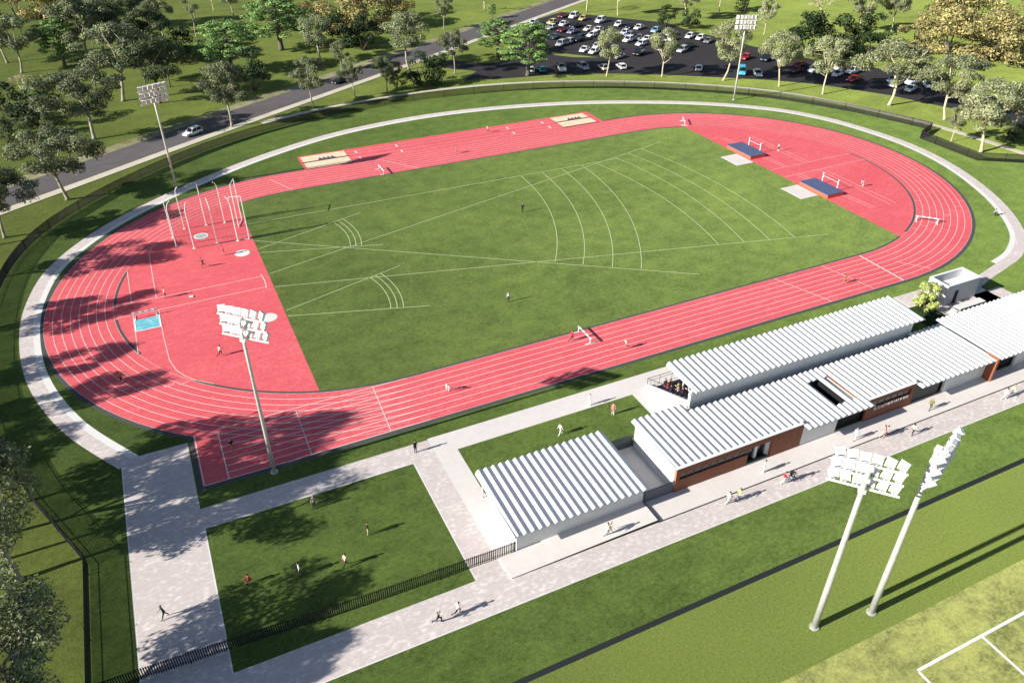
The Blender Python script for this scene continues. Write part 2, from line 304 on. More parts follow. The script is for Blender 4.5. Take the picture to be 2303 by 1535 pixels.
TREES=[
(-95.9,157.1,'gum',17,1.0,3.91,'far','gum tree with dark crown at the left edge of the far park'),
(-78.0,85.9,'gum',17.5,1.25,4.66,'far','broad gum tree beside the bend of the park road on the far side'),
(-70.1,115.0,'gum',21,1.15,4.99,'far','tallest gum tree in the far park, left of the far left floodlight'),
(-78.2,157.0,'gum',20,1.1,5.92,'far','gum tree behind the light green feathery tree at upper left'),
(-63.5,130.7,'gumdark',13,1.0,4.65,'far','dark leaved gum behind the left side of the floodlight head'),
(-61.4,108.7,'gumdark',17,1.0,5.79,'far','dark leaved gum whose trunk stands under the far left floodlight head'),
(-57.5,123.1,'gumdark',14,0.8,0.18,'far','dark leaved gum just right of the far left floodlight head'),
(-73.4,160.4,'gum',19,1.15,2.92,'far','gum tree filling the gap behind the tallest far park gum'),
(-64.8,164.1,'gumdark',18,1.15,5.92,'far','dark gum crown at the heart of the far left tree group'),
(-59.6,153.9,'gumdark',16,1.1,4.08,'far','dark gum crown at the right side of the far left tree group'),
(-100.5,171.9,'gum',16,1.1,5.66,'far','gum tree cut by the left edge in the far park, behind the other edge gum'),
(-53.6,188.4,'gum',14,0.9,0.71,'far','gum tree near the top edge in front of a yellow hedge'),
(-43.4,181.5,'gumthin',16,0.7,2.95,'far','thin sparse gum tree standing over a dark bush'),
(-26.8,206.2,'gum',14,0.9,1.55,'far','gum tree touching the top edge left of the big bright green tree'),
(-32.0,222.6,'bare',9,0.7,3.41,'far','pale leafless young tree at the top edge'),
(-60.8,206.7,'gumdark',18,1.2,3.6,'far','dark gum crown at the top edge above the left road'),
(-69.7,206.3,'gum',18,1.1,0.08,'far','gum tree at the top edge beside the yellow brown thicket'),
(-20.5,151.3,'bright',17.5,1.45,1.36,'bright','large bright green feathery tree by the top edge'),
(-39.3,129.5,'bright',16,1.35,1.76,'bright','bright green feathery tree in front of the dark bush'),
(-84.3,158.7,'bright',15,1.1,5.75,'bright','light green feathery tree at upper left behind gums'),
(39.0,90.2,'bright',15.5,1.25,4.81,'bright','bright green feathery tree at the left end of the car park'),
(39.7,113.2,'bright',12,1.25,1.0,'bright','light green feathery tree beside the road near the car park drive'),
(60.8,164.4,'bright',5.5,0.8,5.01,'bright','small light green tree on the far verge of the road'),
(-83.8,50.1,'gum',15.5,1.15,0.87,'road','wide gum tree between the road and the black fence at left'),
(-94.2,36.4,'gum',14,1.0,3.88,'road','gum tree at the left edge just outside the black fence'),
(-47.1,80.8,'gum',16,0.95,0.8,'road','gum tree on the roadside footpath right of the white wagon'),
(-25.2,87.2,'gum',13.5,0.8,0.01,'road','gum tree in the wedge where the two footpaths meet'),
(-12.6,130.7,'gum',15,0.95,5.47,'road','gum tree with a forked pale trunk beyond the road'),
(-12.9,91.6,'gum',11,0.7,1.32,'road','small gum tree in the wedge right behind the black sedan'),
(-9.1,119.1,'gum',9,0.75,1.35,'road','low round gum on the far verge behind the black sedan'),
(-3.7,91.8,'gumdark',10,0.85,6.17,'road','small dark gum leaning over the roadside footpath'),
(9.4,111.5,'gum',17,1.05,5.48,'road','tall gum tree rising in front of the yellow thicket'),
(38.0,155.9,'gum',14,0.7,1.82,'road','gum tree on the far verge right of the yellow thicket'),
(20.2,101.1,'gum',13,0.75,6.04,'road','gum tree beside the car park driveway'),
(63.9,178.7,'bare',11,0.8,3.39,'road','pale leafless tree at the top edge beyond the road'),
(59.5,79.5,'gumpale',14,0.85,4.26,'verge','pale gum with a low side branch, left one of two before the car park'),
(74.0,72.2,'gumpale',15,0.85,1.29,'verge','pale gum in front of the car park, right one of two'),
(87.8,61.2,'gumpale',17,0.95,5.91,'verge','pale gum tree just left of the far right floodlight'),
(98.4,49.9,'gumpale',16,0.9,4.34,'verge','pale gum tree just right of the far right floodlight'),
(104.1,38.9,'gumpale',16,0.9,6.07,'verge','upright pale gum in front of the dark hedge'),
(113.0,23.9,'gumpale',18,1.3,5.61,'verge','broad pale gum at the right end of the car park'),
(116.4,9.5,'gumpale',16.5,1.15,1.88,'verge','pale gum by the step in the black fence'),
(104.3,-2.5,'gumpale',9,0.7,2.27,'verge','small pale gum just inside the footpath at right'),
(104.8,-10.1,'gumpale',17,1.25,1.04,'verge','large pale gum in the fence corner at right'),
(123.1,-4.5,'gumpale',14,0.9,0.92,'verge','pale gum at the right edge behind the fence corner'),
(98.4,158.9,'bare',14,0.8,0.41,'back','pale gum trunk at the top edge beside the road'),
(106.0,148.4,'gumpale',16,0.7,1.89,'back','pale trunked gum at the top edge above the car park'),
(124.5,130.4,'gumpale',15,0.9,3.79,'back','pale gum above the dark bushes at the back of the car park'),
(143.5,135.2,'gumpale',15,0.8,0.02,'back','pale gum at the top edge left of the far right floodlight head'),
(135.9,100.4,'gumpale',13,0.75,4.26,'back','pale gum on the grass right of the far right floodlight head'),
(163.6,101.7,'bare',13,1.1,2.12,'back','cream coloured leafless tree beyond the dark hedge'),
(168.4,88.1,'gumpale',16,0.95,1.95,'back','pale gum rising behind the dark hedge'),
(180.5,85.4,'gumpale',16,0.8,5.14,'back','pale gum between the dark hedge and the yellow thicket'),
(-93.6,126.4,'bare',8,1.2,3.02,'far','leafless twiggy tree among the dark bushes at left'),
(-96.3,112.6,'bush',10,1.3,1.98,'bush','dark bush at the left edge below the leafless tree'),
(-90.5,103.1,'bush',10.5,1.35,3.02,'bush','dark bush behind the broad gum at left'),
(-92.8,97.0,'shrub',4.5,1.1,4.43,'bush','grey green shrub at the foot of the dark bushes at left'),
(-87.0,94.2,'shrub',5,1.2,0.36,'bush','grey green shrub left of the broad gum trunk'),
(-96.3,91.9,'shrub',6,1.2,6.12,'bush','grey green shrub at the left edge above the road'),
(-51.0,148.8,'bush',12,1.1,0.14,'bush','dark bush left of the bright green feathery tree'),
(-45.9,147.5,'shrub',7,1.0,4.71,'bush','mid green shrub under the thin sparse gum'),
(-37.1,108.8,'bush',12,1.0,5.31,'bush','dark bush right behind the roadside gum'),
(-1.4,144.9,'bush',13,1.2,0.11,'bush','large dark bush below the yellow thicket'),
(3.9,139.9,'bush',12,1.1,4.95,'bush','dark bush at the right foot of the yellow thicket'),
(0.2,94.6,'bush',6,1.1,2.3,'bush','dark bush between the roadside footpath and the small dark gum'),
(6.8,94.3,'bush',10,1.2,3.63,'bush','wide dark bush beside the car park driveway'),
(12.2,92.8,'bush',9.5,1.0,0.06,'bush','dark bush touching the car park driveway corner'),
(111.8,124.4,'bush',8,1.1,0.29,'bush','dark bush at the back of the car park, right of the light blue hatchback'),
(117.7,118.6,'bush',8,1.1,1.14,'bush','dark bush at the back right corner of the car park'),
(153.5,133.2,'bush',8,1.0,6.0,'bush','dark bush at the top edge behind the floodlight head'),
(128.6,71.5,'bush',14,1.2,1.23,'bush','dark hedge bush behind the fourth verge gum'),
(133.3,68.1,'bush',15,1.3,4.75,'bush','tallest dark hedge bush behind the car park'),
(140.1,66.1,'bush',11,1.0,5.84,'bush','dark hedge bush between the two tall ones'),
(144.2,61.8,'bush',14,1.2,5.92,'bush','dark hedge bush at the right end of the hedge'),
(117.2,-9.2,'bush',6,1.0,2.16,'bush','dark bush at the right edge outside the fence'),
(-100.6,241.6,'yellow',13,1.2,2.23,'yellow','yellow brown thicket tree in the upper left corner'),
(-92.3,236.0,'yellow',14,1.2,3.3,'yellow','yellow brown thicket tree next to the upper left corner'),
(-84.0,235.5,'yellowdark',14,1.3,4.87,'yellow','olive brown thicket tree left of the tall gums'),
(-76.3,233.7,'yellowdark',14,1.3,0.68,'yellow','olive brown thicket tree nearest the tall gums at upper left'),
(3.9,170.3,'yellow',15,1.3,4.7,'yellow','yellow green thicket tree above the large dark bush'),
(10.7,165.6,'yellow',16,1.35,5.01,'yellow','yellow green thicket tree at the middle of the roadside thicket'),
(19.5,167.6,'yellow',15,1.3,5.4,'yellow','yellow green thicket tree behind the tall roadside gum'),
(0.8,190.0,'yellowdark',12,1.1,0.23,'yellow','olive brown thicket tree right of the large bright green tree'),
(31.3,179.9,'yellowdark',12,1.1,5.94,'yellow','olive brown thicket tree at the right end of the roadside thicket'),
(165.8,60.2,'yellow',14,1.25,0.57,'yellow','yellow bushy tree at the left end of the big thicket on the right'),
(168.7,51.5,'yellow',16,1.35,2.14,'yellow','yellow bushy tree second from the left in the big thicket on the right'),
(173.0,43.7,'yellow',16,1.35,3.84,'yellow','yellow bushy tree in the middle of the big thicket on the right'),
(178.8,38.1,'yellow',16,1.35,5.77,'yellow','yellow bushy tree at the right edge of the frame'),
(192.9,74.4,'yellow',15,1.3,2.13,'yellow','yellow bushy tree at the back left of the big thicket on the right'),
(198.8,66.6,'yellow',16,1.4,5.8,'yellow','yellow bushy tree at the back of the big thicket on the right'),
(206.4,59.6,'yellow',16,1.4,3.42,'yellow','yellow bushy tree at the back right of the big thicket'),
]
PEOPLE=[
(-75.5,-62.2,'walk',200,'darkgreen','skin','black','black','grey','person in a dark green shirt striding across the pale plaza'),
(-67.3,-61.5,'sit',200,'red','red','navy','skin','brown','person in a red top crouching on the near lawn'),
(-62.6,-62.7,'stand',180,'white','white','black','skin','black','person in a white shirt and black shorts seen from behind on the near lawn'),
(-58.1,-63.6,'walk',20,'palepink','palepink','maroon','black','brown','person in a pale pink top and dark trousers walking on the near lawn'),
(-54.8,-60.5,'stand',0,'black','black','tan','tan','brown','person in a black top and tan trousers on the near lawn'),
(-59.1,-54.2,'stand',270,'grey','grey','black','black','grey','person in a grey hooded top in the tree shade near the cross path'),
(-45.8,-50.3,'stand',300,'black','black','black','black','black','person all in black standing at the path junction'),
(-37.8,-40.6,'bend',250,'white','white','white','white','grey','person in white bending forward on the home straight'),
(-65.8,-40.2,'run',250,'black','skin','olive','skin','black','runner in a black vest and pale green shorts at the sprint start'),
(-20.7,-23.4,'stand',270,'white','white','black','black','brown','person in a white top standing on the infield near the home straight'),
(-4.1,5.6,'stand',270,'darkgrey','darkgrey','black','black','grey','person in dark grey standing in the middle of the infield'),
(-69.7,1.2,'stand',180,'white','white','black','lightgrey','black','person in a white shirt and black shorts beside the javelin runway'),
(-62.9,9.2,'run',210,'darkgreen','skin','black','skin','black','dark clad athlete running on the red apron below the throwing cage'),
(-59.1,12.2,'throw',0,'pinkred','skin','pinkred','skin','brown','athlete in pink red kit next to the shot circle below the cage'),
(-64.2,-19.2,'run',20,'palepink','skin','black','black','black','athlete in a pale top running below the near floodlight head'),
(-77.3,-19.8,'run',250,'orange','skin','black','skin','brown','runner in orange on the shaded left bend'),
(-17.0,-37.3,'run',0,'red','skin','black','black','brown','runner in a red vest and dark tights by the home straight barrier'),
(-10.9,-42.5,'run',180,'palepink','skin','pinkred','skin','blonde','runner in pale pink past the barrier on the home straight'),
(31.7,-41.8,'run',180,'olive','skin','pinkred','skin','black','runner in olive near the finish line'),
(-22.2,-51.5,'stand',240,'white','white','white','white','grey','person all in white on the path beside the home straight'),
(-20.4,-54.4,'stand',240,'pink','pink','pink','white','brown','person in a pink dress on the lawn left of the grandstand'),
(-28.4,-55.0,'walk',190,'white','white','white','white','red','red haired person in white on the lawn behind the shed'),
(-51.9,-74.0,'run',330,'black','black','black','black','grey','jogger in black on the lower footpath'),
(-49.9,-73.9,'run',350,'white','skin','black','skin','brown','jogger in a white top and black shorts on the lower footpath'),
(-31.8,-71.7,'walk',340,'white','white','lightgrey','lightgrey','brown','person in white on the ramp beside the shed, left of a close pair'),
(-31.4,-71.7,'walk',340,'cream','cream','cream','cream','blonde','person in cream on the ramp beside the shed, right of a close pair'),
(-17.0,-73.4,'walk',340,'white','white','white','white','black','dark haired person in white at the edge of the lower footpath'),
(-15.6,-73.5,'walk',340,'yellow','yellow','lightblue','lightblue','brown','person in a yellow top with a bicycle on the lower footpath'),
(-9.2,-73.6,'walk',340,'red','skin','white','white','brown','person in a red top and white trousers walking beside a cyclist'),
(-10.1,-71.2,'stand',320,'lightblue','lightblue','white','white','brown','person in a light blue shirt and white trousers outside the clubhouse doors'),
(4.0,-71.5,'walk',190,'lightblue','lightblue','cream','cream','grey','person in a light blue top outside the dark clubhouse opening'),
(7.5,-72.5,'walk',340,'pink','pink','palepink','palepink','brown','taller one of two people in pink walking close together'),
(7.8,-72.7,'walk',340,'palepink','skin','darkgrey','skin','brown','shorter one of two people in pink walking close together'),
(11.3,-73.8,'run',190,'cream','cream','black','black','black','jogger in a cream top and black leggings on the lower footpath'),
(17.2,-71.3,'walk',190,'olive','olive','darkolive','darkolive','blonde','person in olive clothes near the white clubhouse wall'),
(27.9,-73.9,'walk',330,'white','white','white','white','black','dark haired person in white on the lower footpath at the right edge'),
(29.3,-73.9,'walk',330,'paleyellow','paleyellow','lightblue','lightblue','blonde','person in pale yellow and blue on the lower footpath at the right edge'),
(63.3,10.1,'stand',270,'white','skin','black','white','black','athlete in white and black standing at the high jump'),
(65.3,-13.2,'bend',200,'white','white','darkgrey','white','brown','athlete in white bending down behind the nearer high jump mat'),
(77.0,-34.6,'sit',330,'grey','grey','darkgrey','darkgrey','black','person in grey sitting on the grass at the right bend'),
(8.3,50.1,'run',190,'palepink','skin','darkgrey','skin','brown','jumper running up on the long jump runway'),
(-3.8,40.4,'run',190,'pinkred','skin','pinkred','skin','black','runner in pink red on the back straight'),
(-20.2,151.2,'stand',270,'white','white','grey','grey','black','person in white under the large bright green tree'),
]

# ------------------------------------------------------------------ ground sheets
RI,LH,LW=35.58,41.92,1.22
BW=8*LW; RO=RI+BW
def sheet(name,polys,z,mat,th=0):
    mb=MB()
    for p in polys: mb.face([(x,y,z) for x,y in p])
    return structure(name,mb,mat)
def rect(x0,x1,y0,y1): return [(x0,y0),(x1,y0),(x1,y1),(x0,y1)]
def stadium(r,n=48):
    pts=[]
    for k in range(n+1):
        a=-math.pi/2+math.pi*k/n; pts.append((LH+r*math.cos(a),r*math.sin(a)))
    for k in range(n+1):
        a=math.pi/2+math.pi*k/n; pts.append((-LH+r*math.cos(a),r*math.sin(a)))
    return pts
def ringfaces(mb,r0,r1,z,n=48):
    a=stadium(r0,n); b=stadium(r1,n); N=len(a)
    for i in range(N):
        j=(i+1)%N; mb.face([(*a[i],z),(*b[i],z),(*b[j],z),(*a[j],z)])
def spline(pts,n=8,smooth=2):
    P=[Vector((*p,0)) for p in pts]
    for _ in range(smooth):
        P=[P[0]]+[(P[i-1]+P[i]*2+P[i+1])/4 for i in range(1,len(P)-1)]+[P[-1]]
    out=[]
    for i in range(len(P)-1):
        p0=P[max(i-1,0)];p1=P[i];p2=P[i+1];p3=P[min(i+2,len(P)-1)]
        for k in range(n):
            t=k/n
            out.append(.5*((2*p1)+(p2-p0)*t+(2*p0-5*p1+4*p2-p3)*t*t+(3*p1-p0-3*p2+p3)*t**3))
    out.append(P[-1]); return out
def offset(P,d):
    out=[]
    for i,p in enumerate(P):
        t=(P[min(i+1,len(P)-1)]-P[max(i-1,0)]); t.z=0; t.normalize()
        out.append(p+Vector((-t.y,t.x,0))*d)
    return out
def strip(mb,A,B,z,m=0):
    for i in range(len(A)-1): mb.face([(A[i].x,A[i].y,z),(B[i].x,B[i].y,z),(B[i+1].x,B[i+1].y,z),(A[i+1].x,A[i+1].y,z)],m)

sheet('ground',[rect(-1500,1500,-1500,1500)],0,M['park'])
# lawn of the oval inside the black fence
FENCE=[(-82.2,-66.6),(-82.1,-52.2),(-84.8,-45.5),(-88.3,-38.5),(-92.3,-26),(-94.6,-10),(-94.9,5),(-93.9,18),(-91.6,28.3),(-86.5,38),(-79.8,46.5),(-67.3,58.3),(-59.8,63.4),(-51.6,68.6),(-42.8,73.6),(-19.4,81.2),(2.9,82.6),(31.3,79),(48,72.8),(72,59.4),(90,43),(99,27),(105.4,9.8),(106.5,5.7)]
fs=spline(FENCE[1:],6,1)
oval=[(p.x,p.y) for p in fs]+[(99.4,2.2),(99.3,-13.3),(112,-22),(140,-40),(140,-82.6),(-82.2,-82.6)]
mb=MB(); mb.face([(x,y,.004) for x,y in oval]); structure('lawn',mb,M['lawn'])
sheet('lower_lawn',[rect(-300,300,-92.9,-83.2)],.004,M['lower'])
sheet('sports_pitch',[rect(-300,300,-240,-92.9)],.006,M['pitch'])
sheet('dark_strip',[rect(-300,300,-83.2,-82.6)],.008,M['edge'])  # near-black flat strip along the line between the two lawns
mb=MB()
for x0,x1,y0,y1 in ((-14.5,60,-97.44,-97.16),(-14.64,-14.36,-150,-97.44),(-6.25,-5.97,-150,-97.44)): mb.face([(x,y,.014) for x,y in rect(x0,x1,y0,y1)])
tag(mb.build('pitch_marking',M['pitchline']),kind='structure')

# running track
mb=MB(); ringfaces(mb,RI-.42,RI,.008); ringfaces(mb,RO,RO+.6,.008)
mb.face([(x,y,.010) for x,y in rect(-70.5,-LH,-RO-.75,-RO)]); mb.face([(x,y,.0115) for x,y in rect(-70.5,-69.9,-RO-.0,-35.7)])
structure('track_border',mb,M['kerb'])
mb=MB(); ringfaces(mb,RI,RO,.014); structure('running_track',mb,M['track'])
mb=MB(); mb.face([(x,y,.012) for x,y in [(-69.9,-RO),(-LH,-RO),(-LH,-38),(-66,-35.7),(-69.9,-35.7)]]); structure('sprint_chute',mb,M['track'])
mb=MB(); mb.face([(x,y,.012) for x,y in rect(-37.2,37.8,RO-.5,53.7)]); structure('jump_runway',mb,M['track'])
# D shaped aprons
def dzone(sgn,chord):
    pts=[]
    h=math.sqrt((RI-.0)**2-(chord-LH)**2); a0=math.asin(h/RI)
    for k in range(41):
        a=-a0+2*a0*k/40; pts.append((sgn*(LH+RI*math.cos(a)),RI*math.sin(a)))
    return pts if sgn>0 else pts[::-1]
mb=MB()
mb.face([(x,y,.018) for x,y in dzone(-1,53.4)]); mb.face([(x,y,.018) for x,y in dzone(1,53.8)])
structure('field_event_apron',mb,M['track'])
# infield grass
mb=MB()
inner=[(x,y) for x,y in stadium(RI-.42) if -53.4<x<53.8]
ys=math.sqrt((RI-.42)**2-(53.4-LH)**2)
right=[p for p in inner if p[0]>0]; left=[p for p in inner if p[0]<=0]
yr=math.sqrt((RI-.42)**2-(53.8-LH)**2)
rb=[p for p in right if p[1]<0]; rt=[p for p in right if p[1]>=0]
lt=[p for p in left if p[1]>=0]; lb=[p for p in left if p[1]<0]
poly=rb+[(53.8,-yr),(53.8,yr)]+rt+lt+[(-53.4,ys),(-53.4,-ys)]+lb
mb.face([(x,y,.012) for x,y in poly]); structure('infield',mb,M['infield'])
# visible kerb arcs along the aprons
mb=MB()
def kerbarc(cx,a0,a1,n=20,w=.42):
    for k in range(n):
        t0=a0+(a1-a0)*k/n;t1=a0+(a1-a0)*(k+1)/n
        q=[(cx+r*math.cos(t),r*math.sin(t)) for t,r in ((t0,RI-w),(t0,RI),(t1,RI),(t1,RI-w))]
        mb.face([(x,y,.022) for x,y in q])
kerbarc(LH,R(-66),R(4)); kerbarc(-LH,R(158),R(177)); kerbarc(-LH,R(184),R(203)); kerbarc(-LH,R(222),R(252))
structure('apron_kerb',mb,M['kerb'])

# painted lines
LZ=.026
LN=MB()
def seg(x0,y0,x1,y1,w=.09,mb=None,z=LZ):
    mb=mb or LN
    d=Vector((x1-x0,y1-y0,0)); n=Vector((-d.y,d.x,0)).normalized()*w/2
    a=Vector((x0,y0,z));b=Vector((x1,y1,z)); mb.face([a-n,b-n,b+n,a+n])
def poly_line(pts,w=.09,mb=None,z=LZ):
    P=[Vector((*p,0)) for p in pts]; strip(mb or LN,offset(P,-w/2),offset(P,w/2),z)
for k in range(9):
    r=RI+k*LW; ringfaces(LN,r-(.04 if k else .0),r+.04 if k<8 else r,LZ)
    seg(-67,-(RI+k*LW) if k<8 else -RO+.05,-LH,-(RI+k*LW) if k<8 else -RO+.05,.1,z=LZ+.003)
LZ=.032
seg(-69.75,-RO,-69.75,-35.8,.12); seg(-69.8,-RO+.06,-67,-RO+.06,.1); seg(-67,-RO,-67,-36.1,.12)
seg(41.5,-RO,41.5,-RI,.28)                                   # finish line
for x0,y0,x1,y1 in ((32.8,-RI,35.0,-RO),(22.4,-RI,25.8,-RO),(-46.7,-RI,-47.3,-RO),(-57.2,-RI-.4,-57.3,-RO),(-20.4,43.7,-14.6,35.7),(-45.2,43.3,-42,35.6),(45.5,-40,49,-44.3)): seg(x0,y0,x1,y1,.1)
for k in range(6):                                            # staggered start marks on the near left bend
    a=R(217-2.2*k); r=RI+.3+k*LW; a2=a+R(4)
    seg(-LH+(r)*math.cos(a2),r*math.sin(a2),-LH+(r+LW)*math.cos(a2-R(1)),(r+LW)*math.sin(a2-R(1)),.09)
for k in range(8):                                            # marks on the right bend
    for a in (R(-62+7*k*.5),R(-40+5*k)):
        r=RI+k*LW; seg(LH+r*math.cos(a),r*math.sin(a),LH+(r+LW)*math.cos(a),(r+LW)*math.sin(a),.07)
# left apron
for s in ((-76.0,1.8,-54.7,1.8),(-77.2,-2.1,-54.6,-2.1),(-74.8,13.2,-74.8,1.9),(-74.8,1.9,-77.3,2.1),(-71,18,-71.1,1.9),(-74.8,-2.1,-74.8,-13.7)): seg(*s)
poly_line([(-71,18),(-70.3,20.8),(-68.8,22.6),(-66.9,23.8)]); poly_line([(-71.1,-2.1),(-71.1,-10.8),(-70.9,-17.2),(-70.3,-20),(-69.3,-22.1),(-68.1,-23.7),(-66,-25.6)])
poly_line([(-54.9+.5*math.cos(t/4),3.0*math.sin(t/4)) for t in range(-4,5)],.12)
# right apron
for s in ((64.5,20.9,65,2),(63.5,21.1,63.7,2),(54,1.9,77.4,2.1),(54,-2.4,77.4,-2.1),(64.8,-2.2,64.9,-22.3),(63.6,-2.2,63.4,-22.3),(57.2,-2.2,58.6,-22),(58.1,-2.1,59.6,-22),(56.8,22.4,57.9,1.9),(57.8,22.1,58.8,1.9)): seg(*s,.075)
# jump runways
for y in (46.2,47.9,50.2,51.9): seg(-26.3,y,26.4,y,.07)
structure('track_markings',LN,M['line'])
mb=MB()
for x,y in ((-24.3,51.0),(-24.4,47.0),(-14.6,50.9),(-14.6,47.2),(13.9,51),(13.8,47.1),(23.5,50.9),(23.6,47.1)): mb.face([(a,b,.036) for a,b in rect(x-.2,x+.2,y-.7,y+.7)])
tag(mb.build('takeoff_boards',M['line']),kind='structure')
# sector lines on grass
GM=MB(); W2=.11
for s in ((-53.2,23.1,27.8,22.0),(-53.2,15.6,12.1,-29.1),(-53.2,12.0,-32.5,19.0),(-53.2,10.5,-32.6,4.2),(-53.2,2.1,42.2,26.7),(-53.2,-2.7,42.7,-27.0),(-53.2,-10.9,-32.4,-4.6),(-53.2,-12.6,-32.4,-19.1)): seg(*s,W2,GM,.020)
def arc3(a,b,c,n=14):
    ax,ay=a;bx,by=b;cx,cy=c
    d=2*(ax*(by-cy)+bx*(cy-ay)+cx*(ay-by))
    ux=((ax*ax+ay*ay)*(by-cy)+(bx*bx+by*by)*(cy-ay)+(cx*cx+cy*cy)*(ay-by))/d
    uy=((ax*ax+ay*ay)*(cx-bx)+(bx*bx+by*by)*(ax-cx)+(cx*cx+cy*cy)*(bx-ax))/d
    r=math.hypot(ax-ux,ay-uy); t0=math.atan2(ay-uy,ax-ux); t1=math.atan2(cy-uy,cx-ux)
    return [(ux+r*math.cos(t0+(t1-t0)*k/n),uy+r*math.sin(t0+(t1-t0)*k/n)) for k in range(n+1)]
def carc(c,p,q,n=14):
    r0=math.dist(c,p);r1=math.dist(c,q);t0=math.atan2(p[1]-c[1],p[0]-c[0]);t1=math.atan2(q[1]-c[1],q[0]-c[0])
    return [(c[0]+(r0+(r1-r0)*k/n)*math.cos(t0+(t1-t0)*k/n),c[1]+(r0+(r1-r0)*k/n)*math.sin(t0+(t1-t0)*k/n)) for k in range(n+1)]
for p,q in (((3.6,22),(-7.8,-14.8)),((8.6,22),(-3.9,-17.7)),((13.4,22),(.2,-20.6)),((18.4,22),(4.3,-23.3))): poly_line(carc((-61.8,21.7),p,q),W2,GM,.0235)
for p,q in (((21.9,21.2),(21.8,-21.6)),((27.5,22.6),(26.6,-22.8)),((31.6,23.8),(31.4,-24)),((35.7,24.9),(36.2,-25.2))): poly_line(carc((-62,0),p,q),W2,GM,.0235)
for k in range(3):
    poly_line(carc((-56.1,11.6),(-38.4+1.*k,17+.33*k),(-38.2+.95*k,5.9-.3*k)),W2,GM,.0235)
    poly_line(carc((-56,-11.8),(-38.3+1.*k,-6.3+.3*k),(-38.2+.95*k,-17.3-.3*k)),W2,GM,.0235)
structure('throwing_sector_lines',GM,M['grassline'])

# sand pits, water pit, throwing circles, slabs
def slab(name,x0,x1,y0,y1,z0,z1,mat):
    mb=MB(); mb.box(x0,x1,y0,y1,z0,z1); return mb
mb=MB()
for x0,x1 in ((-36.6,-26.6),(26.8,36.2)):
    for y0,y1 in ((45.7,49.2),(49.8,53.1)): mb.face([(a,b,.034) for a,b in rect(x0,x1,y0,y1)])
structure('sand_pit',mb,M['sand'])
mb=MB()
for x0,x1 in ((-36.9,-26.3),(26.5,36.5)):
    for y in (45.45,49.5): mb.box(x0,x1,y-.18,y+.12,.013,.09)
tag(mb.build('pit_border',M['kerb']),kind='structure')
mb=MB(); mb.face([(a,b,.034) for a,b in rect(-74.6,-71.3,-7.2,-3.9)]); structure('water_pit',mb,M['water'])
mb=MB()
for x0,x1,y0,y1 in ((-74.85,-74.6,-7.4,-3.7),(-71.3,-71.05,-7.4,-3.7),(-74.6,-71.3,-7.4,-7.2)): mb.box(x0,x1,y0,y1,.013,.06)
tag(mb.build('water_pit_rim',M['white_paint']),kind='structure')
mb=MB()
for x,y,r in ((-61.8,21.7,1.3),(-56.1,11.6,1.3),(-56.0,-11.8,1.3)):
    c=[(x+r*math.cos(R(15*k)),y+r*math.sin(R(15*k))) for k in range(24)]; mb.face([(a,b,.034) for a,b in c])
structure('throwing_circles',mb,M['white_conc'])
mb=MB()
c=[(-61.8+.95*math.cos(R(15*k)),21.7+.95*math.sin(R(15*k))) for k in range(24)]; mb.face([(a,b,.038) for a,b in c])
structure('circle_floor',mb,plain('grey_circle_floor',(.42,.46,.44),.7))
mb=MB()
for x0,x1,y0,y1 in ((49.1,53.6,7.0,12.8),(49.2,53.6,-12.8,-6.8)): mb.box(x0,x1,y0,y1,.0,.06)
structure('jump_slabs',mb,M['concrete'])

# ring path: white inner strip, paver outer strip
RING=[(-76.2,-36.6),(-82.6,-27.6),(-86.9,-14.5),(-88.0,-3),(-87.6,9),(-85.2,20),(-77.2,32.6),(-60.8,45.9),(-41.2,57.6),(-23.5,65.6),(4.9,68.8),(36.5,62.8),(65.2,49.3),(82.9,34.5),(88.1,24.6),(91.9,11.1),(92.8,-1.4),(90.4,-14),(83.1,-30.2),(73.5,-42.2),(66.5,-45.6),(60.3,-47.0)]
rp=spline(RING,8,1)
mb=MB(); strip(mb,rp,offset(rp,.9),.010); structure('ring_path_edge',mb,M['white_conc'])
rp2=spline(RING+[(54,-48.4),(48.5,-50.2)],8,1)
mb=MB(); strip(mb,offset(rp2,.9),offset(rp2,2.75),.0125); structure('ring_path',mb,M['pavers'])
# plaza and paths
sheet('plaza',[rect(-78.1,-70.65,-71,-36.6)],.012,M['pavers'])
sheet('lower_path',[rect(-120,200,-75.35,-71.0)],.012,M['pavers'])
sheet('cross_path',[rect(-70.65,-43.7,-51.95,-48.8)],.012,M['pavers'])
sheet('side_path',[rect(-46.6,-43.7,-71,-51.95)],.012,M['pavers'])
sheet('path_edging',[rect(-78.25,-78.1,-71,-36.8),rect(-70.65,-70.5,-71,-51.95),rect(-46.75,-46.6,-71,-51.95),rect(-70.5,-46.75,-52.07,-51.95),rect(-120,200,-75.47,-75.35)],.016,M['white_conc'])
sheet('stand_path',[rect(-43.7,36.0,-51.95,-48.6),rect(-15.9,-13.3,-60,-51.95)],.012,M['concrete'])
sheet('hut_paving',[rect(36.0,51.0,-56.6,-48.6),rect(47.5,54.0,-57,-53.5)],.0135,M['pavers'])
sheet('shed_apron',[rect(-43.7,-41.0,-71.2,-51.95)],.014,M['concrete'])
sheet('yard_floor',[rect(-25.6,-21.4,-69.3,-60.6)],.016,M['concrete'])
mb=MB(); mb.box(-25.55,200,-72.35,-69.2,0,.12); structure('clubhouse_apron',mb,M['concrete'])
mb=MB()
A=[(-43.4,-69.3),(-43.4,-72.35),(-25.7,-72.35),(-25.7,-69.3)]
top=[(-43.4,-69.3,.1),(-43.4,-72.35,.1),(-25.7,-72.35,.42),(-25.7,-69.3,.42)]
bot=[(x,y,0) for x,y in A]; mb.face(top)
for i in range(4): j=(i+1)%4; mb.face([bot[i],bot[j],top[j],top[i]])
